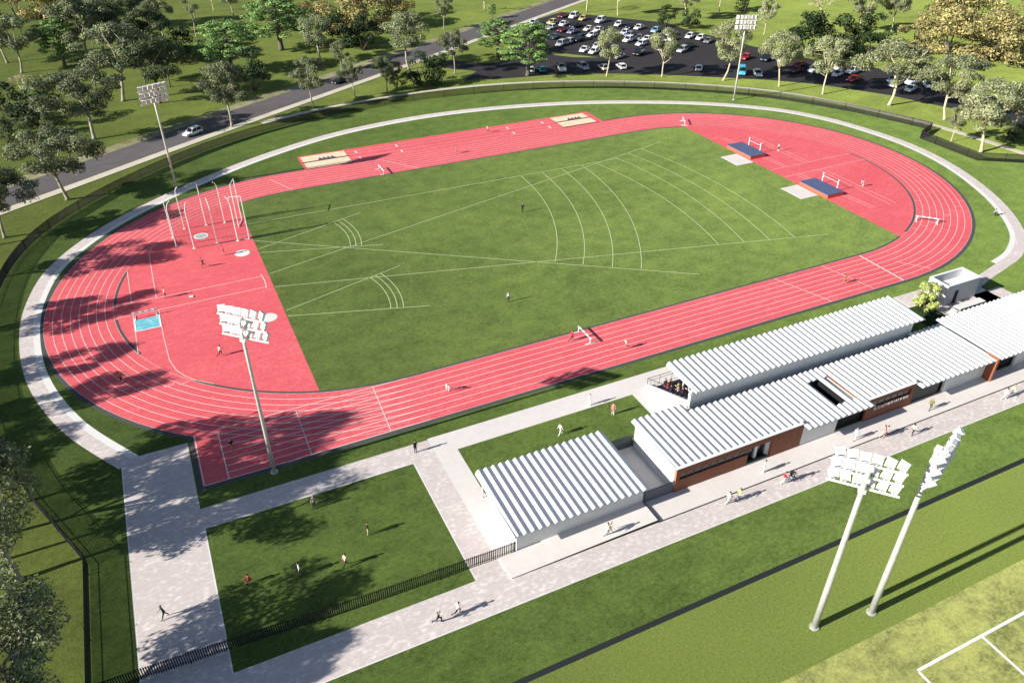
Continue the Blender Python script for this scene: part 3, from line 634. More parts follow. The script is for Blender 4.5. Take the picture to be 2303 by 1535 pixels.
structure('entry_ramp',mb,M['concrete'])
mb=MB(); mb.face([(-43.3,-72.37,.09),(-43.3,-72.37,.0),(-25.7,-72.37,0),(-25.7,-72.37,.40)]); mb.box(-25.69,-25.56,-72.4,-69.4,.0,.43)
structure('ramp_edge',mb,M['edge'])
mb=MB(); mb.box(-25.5,200,-72.44,-72.36,0,.09); structure('apron_joint',mb,M['edge'])
sheet('garden_bed',[rect(33.5,38.6,-59.5,-52.0)],.016,M['bed'])
# park road, shoulder, footpaths
NEAR=[(-260,-62),(-180,-4),(-130,28),(-95.8,50.2),(-79.8,60),(-60.6,73),(-39.5,86.5),(-14.5,101.2),(13.9,119.4),(45.3,139.5),(109.7,181),(170,220),(300,300)]
near=spline(NEAR,6,1)
mb=MB(); strip(mb,near,offset(near,9.6),.012); structure('park_road',mb,M['road'])
mb=MB(); strip(mb,offset(near,9.6),offset(near,13.2),.010); structure('road_shoulder',mb,M['gravel'])
def raised(name,A,B,z,mat):
    mb=MB(); strip(mb,A,B,z)
    for Q in (A,B):
        for i in range(len(Q)-1): mb.face([(Q[i].x,Q[i].y,0),(Q[i+1].x,Q[i+1].y,0),(Q[i+1].x,Q[i+1].y,z),(Q[i].x,Q[i].y,z)])
    return structure(name,mb,mat)
raised('road_footpath',offset(near,-2.3),near,.12,M['kerbstone'])
fp=spline([(-40,80.6),(-36,82.4),(-18.1,87.2),(7.7,88.9),(27.3,86.7),(45.8,80.9),(76.4,65.6),(94.2,48.1),(102.2,33.4),(109.0,15.5),(112.2,0),(113.2,-15.6),(113,-40)],8,1)
raised('park_footpath',offset(fp,-.9),offset(fp,.9),.06,M['kerbstone'])
CP=[(71.5,154),(53,128),(39.6,108),(33.5,107.2),(23.5,116.5),(15.5,112.5),(27,101),(20,93.6),(29,90.6),(48.9,87.2),(66,79.5),(79.8,70.8),(100.4,55.8),(109.5,47),(120,30.5),(126,14),(130,-25),(152,-25),(146,8.2),(142.5,37),(138,53.6),(128,67.8),(121.5,89.4),(116,119.7),(116,130.4),(90,163.5)]
sheet('car_park',[CP],.014,M['asphalt'])
sheet('car_park_island',[[(57.5,111.5),(56.8,107.5),(61,102.5),(68.5,98.6)]],.018,M['park'])

# ------------------------------------------------------------------ fences
def fence(P,h,pitch,wd,name,label,cat,mat,post_every,group=None,th=.03,rails=(.25,.9)):
    """P: polyline of Vectors; slats are one mesh, posts and rails are parts"""
    o=empty(name,(P[0].x,P[0].y,0),0,label,cat,group); O=P[0]
    sl=MB(); L=0; acc=0; posts=[]; nextpost=0
    for i in range(len(P)-1):
        a=P[i];b=P[i+1];d=(b-a);ln=d.length
        if ln<1e-4: continue
        d/=ln; n=Vector((-d.y,d.x,0)); t=acc
        while t<ln:
            p=a+d*t-O; q=L+t
            u=d*wd/2; v=n*th/2
            c=[p-u-v,p+u-v,p+u+v,p-u+v]
            z0=.06
            for k in range(4):
                k2=(k+1)%4; sl.face([(c[k].x,c[k].y,z0),(c[k2].x,c[k2].y,z0),(c[k2].x,c[k2].y,h),(c[k].x,c[k].y,h)])
            if q>=nextpost: posts.append(a+d*t-O); nextpost+=post_every
            t+=pitch
        acc=t-ln; L+=ln
    sl.build('slats',mat,o)
    posts.append(P[-1]-O)
    for p in posts[:100]:
        mb=MB(); mb.box(p.x-.06,p.x+.06,p.y-.06,p.y+.06,0,h+.06); mb.build('post',mat,o)
    for f in rails:
        mb=MB(); Q=[p-O for p in P]; A=offset(Q,-.022); B=offset(Q,.022)
        strip(mb,A,B,h*f); strip(mb,A,B,h*f-.04)
        for S in (A,B):
            for i in range(len(S)-1): mb.face([(S[i].x,S[i].y,h*f-.04),(S[i+1].x,S[i+1].y,h*f-.04),(S[i+1].x,S[i+1].y,h*f),(S[i].x,S[i].y,h*f)])
        mb.build('rail',mat,o)
    return o
V2=lambda L:[Vector((x,y,0)) for x,y in L]
fence(V2([(-82.2,-96),(-82.1,-52.2)])+fs[1:]+V2([(106.6,5.2),(99.4,2.2),(99.3,-13.3),(107.5,-18.9),(118,-30)]),1.95,.2,.105,'perimeter_fence','long black palisade fence curving round the whole athletics oval','fence',M['palisade'],8.5,th=.05)
fence(V2([(-82.0,-68.0),(-70.4,-68.45),(-60,-69),(-51,-69.25),(-43.7,-69.35),(-41.55,-69.35)]),1.6,.21,.11,'picket_fence','straight black picket fence along the lower edge of the near lawn','fence',M['palisade'],8.)
fence(V2([(-25.55,-60.55),(-21.6,-60.55)]),1.9,.16,.12,'slat_fence','slate slat fence closing the back of the small yard','fence',M['slate_slat'],3.9,'slat fences of the small yard')
fence(V2([(-25.55,-69.3),(-21.65,-69.3)]),1.9,.16,.12,'slat_fence','slate slat fence closing the front of the small yard','fence',M['slate_slat'],3.9,'slat fences of the small yard')

# ------------------------------------------------------------------ buildings
PITCH=.9
def sawroof(mb,x0,x1,fy,zf,zb,h=.265,cut=None,th=.05):
    """ridged sheet, ridges along y; fy(xmid)->(front,back); cut(xmid)->list of y intervals kept"""
    n=max(1,round((x1-x0)/PITCH)); p=(x1-x0)/n
    def zz(y,f,b): return zf+(zb-zf)*(y-f)/(b-f)
    for i in range(n):
        xa=x0+i*p; xm=xa+p/2; f,b=fy(xm)
        iv=cut(xm) if cut else None
        for (ya,yb) in (iv or [(f,b)]):
            # sunlit face rising to the ridge, then the shaded face falling away
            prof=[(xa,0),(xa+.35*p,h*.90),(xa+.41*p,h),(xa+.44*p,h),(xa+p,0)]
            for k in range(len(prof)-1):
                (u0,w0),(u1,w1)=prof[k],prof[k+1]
                mb.face([(u0,ya,zz(ya,f,b)+w0),(u1,ya,zz(ya,f,b)+w1),(u1,yb,zz(yb,f,b)+w1),(u0,yb,zz(yb,f,b)+w0)],1 if k==1 else 0)  # strip just below the ridge is coloured grey as a painted shadow line
            for y in (ya,yb):
                z=zz(y,f,b); mb.face([(u,y,z+w) for u,w in prof]+[(xa+p,y,z-th),(xa,y,z-th)])
            mb.face([(xa,ya,zz(ya,f,b)-th),(xa,yb,zz(yb,f,b)-th),(xa+p,yb,zz(yb,f,b)-th),(xa+p,ya,zz(ya,f,b)-th)])
            if i in (0,) or iv or True:
                for xx in (xa,xa+p): pass
def boxpart(name,mat,parent,*boxes):
    mb=MB()
    for b in boxes: mb.box(*b)
    return mb.build(name,mat,parent)

# equipment shed
sh=empty('equipment_shed',(0,0,0),0,'small white equipment shed with a ridged roof at the near end of the buildings','shed')
boxpart('wall',M['wallwhite'],sh,(-41.35,-25.75,-69.3,-69.05,0,2.95),(-41.35,-41.1,-69.05,-62.4,0,2.95),(-26.0,-25.75,-69.05,-62.4,0,2.95),(-41.1,-26.0,-62.65,-62.4,0,3.05))
mb=MB(); sawroof(mb,-41.85,-25.5,lambda x:(-70.1,-59.75),3.0,3.3); mb.build('roof',[M['roof'],M['ridge_shade']],sh)
for x in (-41.45,-33.5,-25.8): boxpart('verandah_post',M['white_paint'],sh,(x-.06,x+.06,-60.75,-60.63,0,3.22))
boxpart('verandah_slab',M['concrete'],sh,(-41.1,-25.7,-62.4,-60.4,0,.1))
boxpart('fascia',M['roof'],sh,(-41.93,-41.86,-70.1,-59.75,2.92,3.2))
boxpart('door',M['shutter'],sh,(-36,-33,-62.39,-62.36,0.1,2.4))

# clubhouse
cl=empty('clubhouse',(0,0,0),0,'long single storey clubhouse with brick and white walls under a saw ridged white roof','clubhouse')
Y=-69.4
def wallbox(x0,x1,z0=0.12,z1=3.3,y0=Y,y1=Y+.3): return (x0,x1,y0,y1,z0,z1)
boxpart('brick_wall',M['brick'],cl,(-21.5,-11.2,Y,Y+.3,0,1.85),(-21.5,-11.2,Y,Y+.3,2.72,3.6),(-21.5,-21.0,Y,Y+.3,1.85,2.72),(-11.2,-7.7,Y,Y+.3,2.72,3.6),(-7.7,-3.0,Y,Y+.3,0,3.6))
boxpart('brick_wall',M['brick'],cl,(7.5,15.7,Y,Y+.3,0,2.1),(7.5,15.7,Y,Y+.3,3.0,3.62),(7.5,8.3,Y,Y+.3,2.1,3.0),(15.1,15.7,Y,Y+.3,2.1,3.0))
boxpart('brick_fin',M['brick'],cl,(29.45,29.85,-70.5,-69.1,0,3.72))
boxpart('fin_edge',M['orange_brick'],cl,(29.43,29.88,-70.53,-70.5,0,3.74),(29.43,29.88,-70.5,-68.4,3.72,3.76))
boxpart('corner_edge',M['orange_brick'],cl,(-21.54,-21.5,Y-.02,Y+.3,1.6,3.62))
boxpart('coping',M['white_paint'],cl,(-21.54,-2.96,Y-.05,Y+.34,3.6,3.66)); boxpart('coping',M['white_paint'],cl,(7.46,15.74,Y-.05,Y+.34,3.62,3.68))
# slot windows
def slotwin(x0,x1,z0,z1,n):
    f=boxpart('window',M['glass'],cl,(x0,x1,Y+.16,Y+.2,z0,z1))
    for k in range(1,n): x=x0+(x1-x0)*k/n; boxpart('mullion',M['slate_slat'],f,(x-.03,x+.03,Y+.1,Y+.157,z0,z1))
slotwin(-21.0,-11.2,1.85,2.72,9); slotwin(8.3,15.1,2.1,3.0,6)
# recessed entrance
rec=boxpart('entrance_recess',M['wallwhite'],cl,(-11.2,-7.7,Y+.95,Y+1.1,0.12,2.72),(-7.72,-7.5,Y+.3,Y+.95,.12,2.72),(-11.4,-11.2,Y+.3,Y+.95,.12,2.72),(-11.2,-7.7,Y+.3,Y+.95,2.72,2.8))
for x in (-10.95,-9.25):
    d=boxpart('door',M['glass'],cl,(x,x+1.35,Y+.84,Y+.9,.15,2.45))
    boxpart('door_frame',M['white_paint'],d,(x-.16,x,Y+.6,Y+.94,.13,2.6),(x+1.35,x+1.51,Y+.6,Y+.94,.13,2.6),(x,x+1.35,Y+.6,Y+.94,2.45,2.6))
# white walls
for x0,x1 in ((-2.98,2.7),(21.7,29.4),(35.7,38.0),(43,47)): boxpart('white_wall',M['wallwhite'],cl,(x0,x1,Y+.03,Y+.33,.0,3.35))
# dark openings with a back wall
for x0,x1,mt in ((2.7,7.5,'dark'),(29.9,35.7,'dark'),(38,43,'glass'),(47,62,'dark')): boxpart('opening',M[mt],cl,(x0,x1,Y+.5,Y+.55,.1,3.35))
boxpart('roller_shutter',M['shutter'],cl,(15.7,20.9,Y+.25,Y+.3,.1,3.3))
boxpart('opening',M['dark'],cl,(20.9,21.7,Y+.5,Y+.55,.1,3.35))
boxpart('back_wall',M['wallwhite'],cl,(-21.4,-13.6,-61.0,-60.75,0,3.5),(-13.6,62,-61.6,-61.35,0,3.5))
boxpart('side_wall',M['wallwhite'],cl,(-21.45,-21.2,-69.05,-61.0,0,3.5))
boxpart('interior_floor',M['dark'],cl,(-21.2,62,-68.8,-61.7,.02,.1))  # floor coloured near-black so the inside of the roof holes reads as shade
boxpart('courtyard_wall',M['orange_brick'],cl,(6.5,6.7,-68.6,-63.2,2.3,3.4)); boxpart('hole_dark_panel',M['dark'],cl,(5.0,5.2,-68.6,-63.2,.1,3.4),(6.7,6.8,-68.6,-63.2,.1,3.4))  # near-black panels added to keep the roof holes dark inside
H1=(2.75,4.55); H2=(5.45,6.85)
def club_fy(x):
    f=-69.12 if (-21.4<x<-3.1 or 7.5<x<15.75) else -70.35
    b=-60.0 if x<-14.2 else (-61.4 if x<24 else -60.7)
    return f,b
def club_cut(x):
    if H1[0]<x<H1[1] or H2[0]<x<H2[1]:
        f,b=club_fy(x); return [(f,-68.3),(-63.3,b)]
    return None
mb=MB(); sawroof(mb,-21.45,-3.2,club_fy,3.42,3.55,cut=club_cut); sawroof(mb,-3.15,30.15,club_fy,3.42,3.55,cut=club_cut); mb.build('roof',[M['roof'],M['ridge_shade']],cl)
mb=MB(); sawroof(mb,30.2,62,lambda x:(-70.55,-59.9),3.55,3.75); mb.build('roof',[M['roof'],M['ridge_shade']],cl)
boxpart('roof_flashing',M['roof'],cl,(30.1,30.25,-70.4,-60.5,3.72,3.86)); boxpart('fascia',M['roof'],cl,(-21.52,-21.46,-69.1,-60.0,3.36,3.6))
boxpart('roof_post',M['white_paint'],cl,(-19.95,-19.83,-60.3,-60.18,0,3.45)); boxpart('skylight_beam',M['white_paint'],cl,(5.95,6.05,-68.3,-63.3,3.3,3.42),(6.35,6.4,-68.3,-63.3,3.3,3.42))
boxpart('eave_box',M['slate_slat'],cl,(-3.16,-2.7,-69.5,-69.1,3.66,3.78)); boxpart('eave_box',M['slate_slat'],cl,(15.75,16.2,-69.5,-69.1,3.68,3.8))
# raised lettering: three words, too small to read in the photograph
rs=random.Random(3); mb=MB()
x=8.75
for wl in (9,6,7):
    for k in range(wl):
        wdt=rs.choice((.17,.2,.22)); y=Y-.09
        for q in rs.sample(range(5),3):
            if q==0: mb.box(x,x+.07,y,Y-.01,1.6,2.0)
            elif q==1: mb.box(x+wdt-.07,x+wdt,y,Y-.01,1.6,2.0)
            elif q==2: mb.box(x+.05,x+wdt-.05,y+.003,Y-.01,1.93,1.975)
            elif q==3: mb.box(x+.05,x+wdt-.05,y+.003,Y-.01,1.625,1.67)
            else: mb.box(x+.05,x+wdt-.05,y+.003,Y-.01,1.78,1.825)
        x+=wdt+.055
    x+=.2
mb.build('sign_lettering',M['letter'],cl)

# grandstand
gs=empty('grandstand',(0,0,0),0,'small grandstand with raked dark seats under a raised saw ridged white roof','grandstand')
boxpart('back_wall',M['wallwhite'],gs,(-13.3,24.7,-60.4,-60.1,0,5.45))
for x in (-13.3,24.45):
    mb=MB()
    a=[(x,-51.3,0),(x,-60.1,0),(x,-60.1,3.9),(x,-51.3,.45)]; b=[(x+.25,p[1],p[2]) for p in a]
    mb.face(a); mb.face(b[::-1])
    for i in range(4): j=(i+1)%4; mb.face([a[j],a[i],b[i],b[j]])
    mb.build('side_wall',M['white_conc'],gs)
boxpart('corner_pier',M['white_conc'],gs,(-13.35,-12.95,-60.45,-60.0,0,5.5))

mb=MB(); mb2=MB()
for k in range(8):
    y=-52.4-k*.96; z=.35+k*.42
    mb.box(-13.05,24.45,y-.96,y,0,z)
    mb2.box(-12.6,24.2,y-.62,y-.2,z+.22,z+.42)
mb.build('stepped_terrace',M['concrete'],gs); mb2.build('bench_row',M['navyseat'],gs)
mb=MB(); sawroof(mb,-13.15,25.75,lambda x:(-61.25,-54.85),5.85,6.15); mb.build('roof',[M['roof'],M['ridge_shade']],gs)
boxpart('fascia',M['roof'],gs,(-13.22,-13.16,-61.25,-54.85,5.78,6.1))
for x in (-10.5,-2,6.5,15,23.3): boxpart('roof_column',M['white_paint'],gs,(x-.09,x+.09,-55.6,-55.42,1.5,5.9))
mb=MB()
for p,q in (((-13.2,-51.4,.42),(-13.2,-60.0,3.85)),((-13.2,-51.4,1.45),(-13.2,-59.9,4.85))): mb.tube([p,q],.05 if p[2]<1 else .035,6)
for k in range(12):
    t=k/11; y=-51.4-8.5*t; z=.45+3.4*t; mb.tube([(-13.2,y,z),(-13.2,y,z+1.02)],.022,5)
mb.tube([(-13.2,-51.4,1.45),(-6,-51.4,1.45)],.035,6); mb.tube([(-13.2,-51.4,1.0),(-6,-51.4,1.0)],.025,6)
for x in range(-13,-5,2): mb.tube([(x-.2,-51.4,0),(x-.2,-51.4,1.45)],.03,6)
mb.build('handrail',M['black_metal'],gs)

# service hut with an open top
hu=empty('service_hut',(43.8,-52.1,0),0,'square white rendered hut with an open parapet top beside the path','hut')
boxpart('wall',M['wallwhite'],hu,(-3.55,3.75,-1.75,-1.5,0,3.55),(-3.55,3.75,1.5,1.75,0,3.55),(-3.55,-3.3,-1.5,1.5,0,3.55),(3.5,3.75,-1.5,1.5,0,3.55))
boxpart('roof',M['wallwhite'],hu,(-3.3,3.5,-1.5,1.5,2.05,2.2)); boxpart('door',M['dark'],hu,(-1.55,-.75,-1.78,-1.752,.02,2.35))
boxpart('parapet_cap',M['white_paint'],hu,(-3.6,3.8,-1.8,-1.45,3.55,3.6),(-3.6,3.8,1.45,1.8,3.55,3.6),(-3.6,-3.25,-1.45,1.45,3.55,3.6),(3.45,3.8,-1.45,1.45,3.55,3.6))
bn=empty('concrete_bench',(43.3,-55.9,0),0,'long white concrete bench block between the hut and the clubhouse roof','bench')
boxpart('top_slab',M['white_conc'],bn,(-2.4,3.3,-.55,.65,.62,.8)); boxpart('base',M['shutter'],bn,(-2.1,3.1,-.35,.5,0,.62)); boxpart('step',M['white_conc'],bn,(-3.5,-2.5,-.5,.6,0,.45))

# ------------------------------------------------------------------ floodlights
def floodlight(x,y,rot,label,h=20.9,tilt=28,curve=1,pr=.23,yo=0):
    o=empty('floodlight_mast',(x,y,0),R(rot),label,'floodlight','floodlight masts round the oval')
    mb=MB(); mb.tube([(0,0,0),(0,0,6),(0,0,13),(0,0,h-.3)],[pr,pr*.92,pr*.8,pr*.65],14); mb.build('pole',M['pole'],o,True)
    mb=MB(); mb.tube([(0,0,0),(0,0,.12)],[.46,.46],14); mb.build('base_flange',M['pole'],o)
    for r in range(3):
        z=h-2.9+r*1.25
        mb=MB(); mb.box(-2.85,2.85,-.42,-.28,z-.07,z+.07); mb.box(-.3,.3,-.3,.22,z-.16,z+.16); mb.build('crossarm',M['white_paint'],o)
        for k in range(6):
            lx=-2.4+k*.96; yaw=R((k-2.5)*11*curve+yo)
            T=Matrix.Translation((lx,-.62,z+.48))@Matrix.Rotation(yaw,4,'Z')@Matrix.Rotation(R(tilt),4,'X')
            mb=MB(); mb.box(-.38,.38,-.13,.14,-.36,.40,0,T); mb.box(-.40,.40,-.24,.16,.40,.45,0,T); mb.box(-.04,.04,-.1,.1,-.62,-.3,0,T)
            lp=mb.build('lamp_head',M['lamp'],o)
            mb=MB(); mb.box(-.3,.3,.141,.15,-.34,-.26,0,T); mb.build('vent_slot',M['shutter'],lp)
            mb=MB(); mb.box(-.36,.36,-.15,-.132,-.36,.40,0,T); mb.build('lens',M['lampglass'],lp)
    return o
# local -y is the lit side
floodlight(-62.0,-46.4,136,'tall floodlight mast standing beside the sprint start at lower left',21.7)
floodlight(-63.5,46.2,23,'tall floodlight mast by the ring path near the throwing cage',20.9,4)
floodlight(78.8,45.4,-25,'tall floodlight mast by the ring path in front of the car park',21.1,4)
floodlight(-19.7,-89.8,132,'tall floodlight mast on the lower lawn, left one of two',21.0,34,1.2,.31,R(-24))
floodlight(-13.5,-90.9,22,'tall floodlight mast on the lower lawn seen edge on, right one of two',21.6,28,1,.31)

# ------------------------------------------------------------------ athletics equipment
def barrier(x,y,rz,n,label):
    o=empty('steeplechase_barrier',(x,y,0),rz,label,'barrier','steeplechase barriers on the track')
    L=n/2
    mb=MB()
    for k in range(8):
        x0=-L+n*k/8
        mb.box(x0,x0+n/8-.004,-.09,.09,.86,1.02,k%2)
    mb.build('beam',[M['white_paint'],M['board']],o)
    for s in (-1,1):
        mb=MB(); mb.box(s*(L-.3)-.07,s*(L-.3)+.07,-.06,.06,.1,.86); mb.build('post',M['white_paint'],o)
        mb=MB(); mb.box(s*(L-.3)-.09,s*(L-.3)+.09,-.75,.75,.012,.1); mb.build('foot',M['white_paint'],o)
barrier(-14.9,-37.4,R(90),4.0,'white steeplechase barrier across the inner lanes of the home straight')
barrier(-22.6,37.1,R(90),4.0,'white steeplechase barrier on the back straight left of centre')
barrier(55.2,35.4,R(62),4.0,'white steeplechase barrier at the start of the far bend')
barrier(63.3,-31.0,R(-46),4.2,'white steeplechase barrier across the inner lanes of the right bend')
barrier(-73.0,-3.35,0,3.7,'white steeplechase barrier along the edge of the blue water pit')
def hjmat(x0,x1,y0,y1,label):
    o=empty('landing_mat',((x0+x1)/2,(y0+y1)/2,0),0,label,'high jump mat','high jump mats')
    a=(x1-x0)/2;b=(y1-y0)/2
    mb=MB(); mb.box(-a,a,-b,b,.03,.66); q=mb.build('cushion',M['matorange'],o)
    mb=MB(); mb.box(-a-.04,a+.04,-b-.04,b+.04,.66,.8); mb.build('cover',M['matblue'],o)
def hjstand(x,y0,y1,label):
    o=empty('high_jump_stand',(x,(y0+y1)/2,0),0,label,'high jump stand','high jump stands'); b=(y1-y0)/2
    for s in (-1,1):
        mb=MB(); mb.box(-.09,.09,s*b-.09,s*b+.09,.04,2.4); mb.box(-.3,.3,s*b-.25,s*b+.25,.019,.06); mb.build('upright',M['white_paint'],o)
    mb=MB(); mb.tube([(0,-b,1.75),(0,b,1.75)],.035,6); mb.build('crossbar',M['white_paint'],o)
hjmat(54.0,58.2,8.6,16.9,'blue grey high jump mat with orange sides, the farther of two')
hjmat(54.0,58.2,-14.9,-6.9,'blue grey high jump mat with orange sides, the nearer of two')
hjstand(58.65,11.0,14.9,'white high jump uprights and bar at the farther mat')
hjstand(58.75,-12.6,-8.4,'white high jump uprights and bar at the nearer mat')
# throwing cage
cg=empty('throwing_cage',(-60.5,21.7,0),0,'tall white hammer cage of hooked posts round a throwing circle','throwing cage')
PP=[(-66.5,23.2),(-66.3,19.4),(-64.2,26.1),(-63.5,17.1),(-60.3,26.0),(-59.5,17.4),(-57.0,25.6),(-56.0,16.8)]
for x,y in PP:
    px,py=x+60.5,y-21.7; d=Vector((px,py,0)).normalized(); p=Vector((px,py,0))
    mb=MB(); mb.tube([p,p+Vector((0,0,6.9)),p+Vector((0,0,7.6))-d*.12,p+Vector((0,0,8.15))-d*.4,p+Vector((0,0,8.5))-d*.85],[.08,.075,.07,.065,.06],8)
    mb.box(p.x-.25,p.x+.25,p.y-.25,p.y+.25,.02,.08); mb.build('post',M['white_paint'],cg)
for (ax,ay),(bx,by) in (((-56.0,17.0),(-54.0,16.6)),((-54.9,22.6),(-53.9,25.2))):
    a=Vector((ax+60.5,ay-21.7,0));b=Vector((bx+60.5,by-21.7,0)); t=8.4
    mb=MB()
    for q in (a,b): mb.tube([q,q+Vector((0,0,t))],.085,8)
    mb.tube([a+Vector((0,0,t)),b+Vector((0,0,t))],.085,8); mb.tube([a+Vector((0,0,.15)),b+Vector((0,0,.15))],.07,8); mb.build('gate_frame',M['white_paint'],cg)
mb=MB(); order=[7,5,3,1,0,2,4,6]
for i in range(len(order)-1):
    a=Vector((PP[order[i]][0]+60.5,PP[order[i]][1]-21.7,0)); b=Vector((PP[order[i+1]][0]+60.5,PP[order[i+1]][1]-21.7,0))
    n=max(2,int((b-a).length/.35))
    for k in range(n):
        p=a+(b-a)*k/n; mb.tube([p+Vector((0,0,.1)),p+Vector((0,0,7.0))],.007,3,cap=False)
    for k in range(20): mb.tube([a+Vector((0,0,.2+k*.35)),b+Vector((0,0,.2+k*.35))],.007,3,cap=False)
mb.build('net',M['net'],cg)
# boards lying on the sand pit dividers
for x0,x1,l in ((-33.3,-29.6,'low grey board with four dark knobs on the divider of the left sand pit'),(30.0,33.8,'low grey board with dark knobs on the divider of the right sand pit')):
    o=empty('measuring_board',((x0+x1)/2,49.95,.036),0,l,'board','boards on the sand pits'); L=(x1-x0)/2
    mb=MB(); mb.box(-L,L,-.25,.3,0,.18); mb.build('plank',M['board'],o)
    for k in range(4):
        mb=MB(); mb.ball((-L+L*2*(k+.5)/4,.0,.28),.2,0,8,5); mb.build('knob',M['darkspot'],o)
tag(boxpart('marker_cone',M['white_paint'],None,(-66.3,-65.7,-.55,.05,.022,.14)),'small white marker block lying on the javelin runway','marker')

# ------------------------------------------------------------------ trees
def leafcloud(clusters,n_per,size,rnd,flat=.55,up=.35,shell=.55,asp=.55):
    V=[];F=[]
    for (c,r,fl) in clusters:
        n=int(n_per*(r*r))
        for _ in range(n):
            th=rnd.uniform(0,2*math.pi); cz=rnd.uniform(-.75,1); rr=r*(shell+(1-shell)*rnd.random()**.5)*(.9+.35*mnoise.noise(Vector((c[0]+math.cos(th)*2,c[1]+math.sin(th)*2,c[2]+cz*2))))
            s=math.sqrt(1-cz*cz)
            p=Vector((c[0]+rr*s*math.cos(th),c[1]+rr*s*math.sin(th),c[2]+rr*cz*fl))
            nr=Vector((s*math.cos(th)+rnd.gauss(0,.5),s*math.sin(th)+rnd.gauss(0,.5),cz+up+rnd.gauss(0,.5))).normalized()
            a=nr.orthogonal().normalized(); a=Matrix.Rotation(rnd.uniform(0,6.28),3,nr)@a; b=nr.cross(a)
            sz=size*rnd.uniform(.6,1.35); a*=sz; b*=sz*asp
            i=len(V); V+=[tuple(p-a),tuple(p-b*.9),tuple(p+a),tuple(p+b*.9)]; F.append((i,i+1,i+2,i+3))
    return V,F
def leafmesh(name,V,F,mat):
    me=bpy.data.meshes.new(name); me.from_pydata(V,[],F); me.materials.append(mat); me.update(); return me
def limb(mb,a,b,r0,r1,rnd,bend=.12,n=5,sides=6):
    a=Vector(a);b=Vector(b);L=(b-a).length; off=Vector((rnd.gauss(0,1),rnd.gauss(0,1),rnd.gauss(0,.4)))*L*bend
    pts=[a+(b-a)*(k/n)+off*math.sin(math.pi*k/n)*(.6+.4*k/n) for k in range(n+1)]
    mb.tube(pts,[r0+(r1-r0)*k/n for k in range(n+1)],sides); return pts
def mk_gum(seed,mat,bark,leaf=.125,dens=360,ncl=32,rx=3.6,zc=6.55,rz=2.7,thin=1.):
    """unit: height 10 m"""
    rnd=random.Random(seed); mb=MB()
    fork=Vector((rnd.gauss(0,.3),rnd.gauss(0,.3),rnd.uniform(2.9,3.7)))
    mb.tube([(0,0,0),(0,0,.25),fork*.45+Vector((rnd.gauss(0,.15),0,0)),fork],[.29,.19,.15,.125],8)
    cl=[]; nl=rnd.randint(4,5); limbs=[]
    for i in range(nl):
        an=2*math.pi*i/nl+rnd.uniform(-.4,.4); rr=rnd.uniform(.35,.7)*rx
        limbs.append(limb(mb,fork,Vector((fork.x+math.cos(an)*rr,fork.y+math.sin(an)*rr,rnd.uniform(6.2,8.2))),.12,.05,rnd,.12,6))
    lob=rnd.uniform(0,6.28)
    for k in range(ncl):
        cz=rnd.uniform(-.95,1); an=k*2.399+rnd.uniform(-.5,.5); s_=math.sqrt(max(0,1-cz*cz)); f=rnd.uniform(.55,1.)*(1+.22*math.sin(2*an+lob))
        q=Vector((fork.x*.6+rx*f*s_*math.cos(an),fork.y*.6+rx*f*s_*math.sin(an),zc+rz*cz*rnd.uniform(.8,1)))
        if rnd.random()<.12: continue
        L_=min(limbs,key=lambda P:min((p-q).length for p in P)); st=min(L_[2:],key=lambda p:(p-q).length+abs(p.z-q.z+.6)*.5)
        limb(mb,st,q,.05,.02,rnd,.12,3,5); cl.append((q,rnd.uniform(.85,1.4)*thin,rnd.uniform(.6,.85)))
    if rnd.random()<.5:
        an=rnd.uniform(0,6.28); q=Vector((math.cos(an)*1.7,math.sin(an)*1.7,rnd.uniform(3.4,4.2))); limb(mb,fork*.85,q,.08,.03,rnd,.1,4,5); cl.append((q,.75*thin,.6))
    V,F=leafcloud(cl,dens,leaf,rnd,shell=.4)
    return mb.mesh('gum_trunk',bark,True),leafmesh('gum_crown',V,F,mat)
def mk_layered(seed,mat,bark):
    rnd=random.Random(seed); mb=MB()
    mb.tube([(0,0,0),(0,0,.3),(.1,.05,3),(.05,0,6.5),(0,0,8.5)],[.45,.34,.26,.16,.05],8); cl=[]
    for i in range(64):
        t=(i+.5)/64; z=3.0+6.2*t; R0=3.9*math.sqrt(max(.10,1-((t-.36)/.68)**2)); an=i*2.4+rnd.uniform(-.4,.4); rr=R0*rnd.uniform(.45,1)
        q=Vector((math.cos(an)*rr,math.sin(an)*rr,z)); limb(mb,(0,0,min(z-.5,8)),q,.07,.02,rnd,.08,3,5); cl.append((q,rnd.uniform(.8,1.3),.30))
    V,F=leafcloud(cl,120,.2,rnd,up=.9,shell=.2,asp=.4)
    return mb.mesh('feathery_trunk',bark,True),leafmesh('feathery_crown',V,F,mat)
def mk_bush(seed,mat,bark,leaf=.24,dens=70,n=20,asp=.6):
    rnd=random.Random(seed); mb=MB(); cl=[]
    for i in range(5):
        limb(mb,(rnd.gauss(0,.3),rnd.gauss(0,.3),0),(rnd.gauss(0,1.6),rnd.gauss(0,1.6),rnd.uniform(4,7)),.16,.04,rnd,.1,4,5)
    for i in range(n):
        z=rnd.uniform(.9,8.6); R0=4.0*math.sqrt(max(.05,1-((z-3.6)/6.2)**2)); an=rnd.uniform(0,6.28); rr=R0*rnd.uniform(.3,1)
        cl.append((Vector((math.cos(an)*rr,math.sin(an)*rr,z)),rnd.uniform(.9,1.75),.85))
    V,F=leafcloud(cl,dens,leaf,rnd,shell=.5,asp=asp)
    return mb.mesh('bush_stems',bark,True),leafmesh('bush_foliage',V,F,mat)
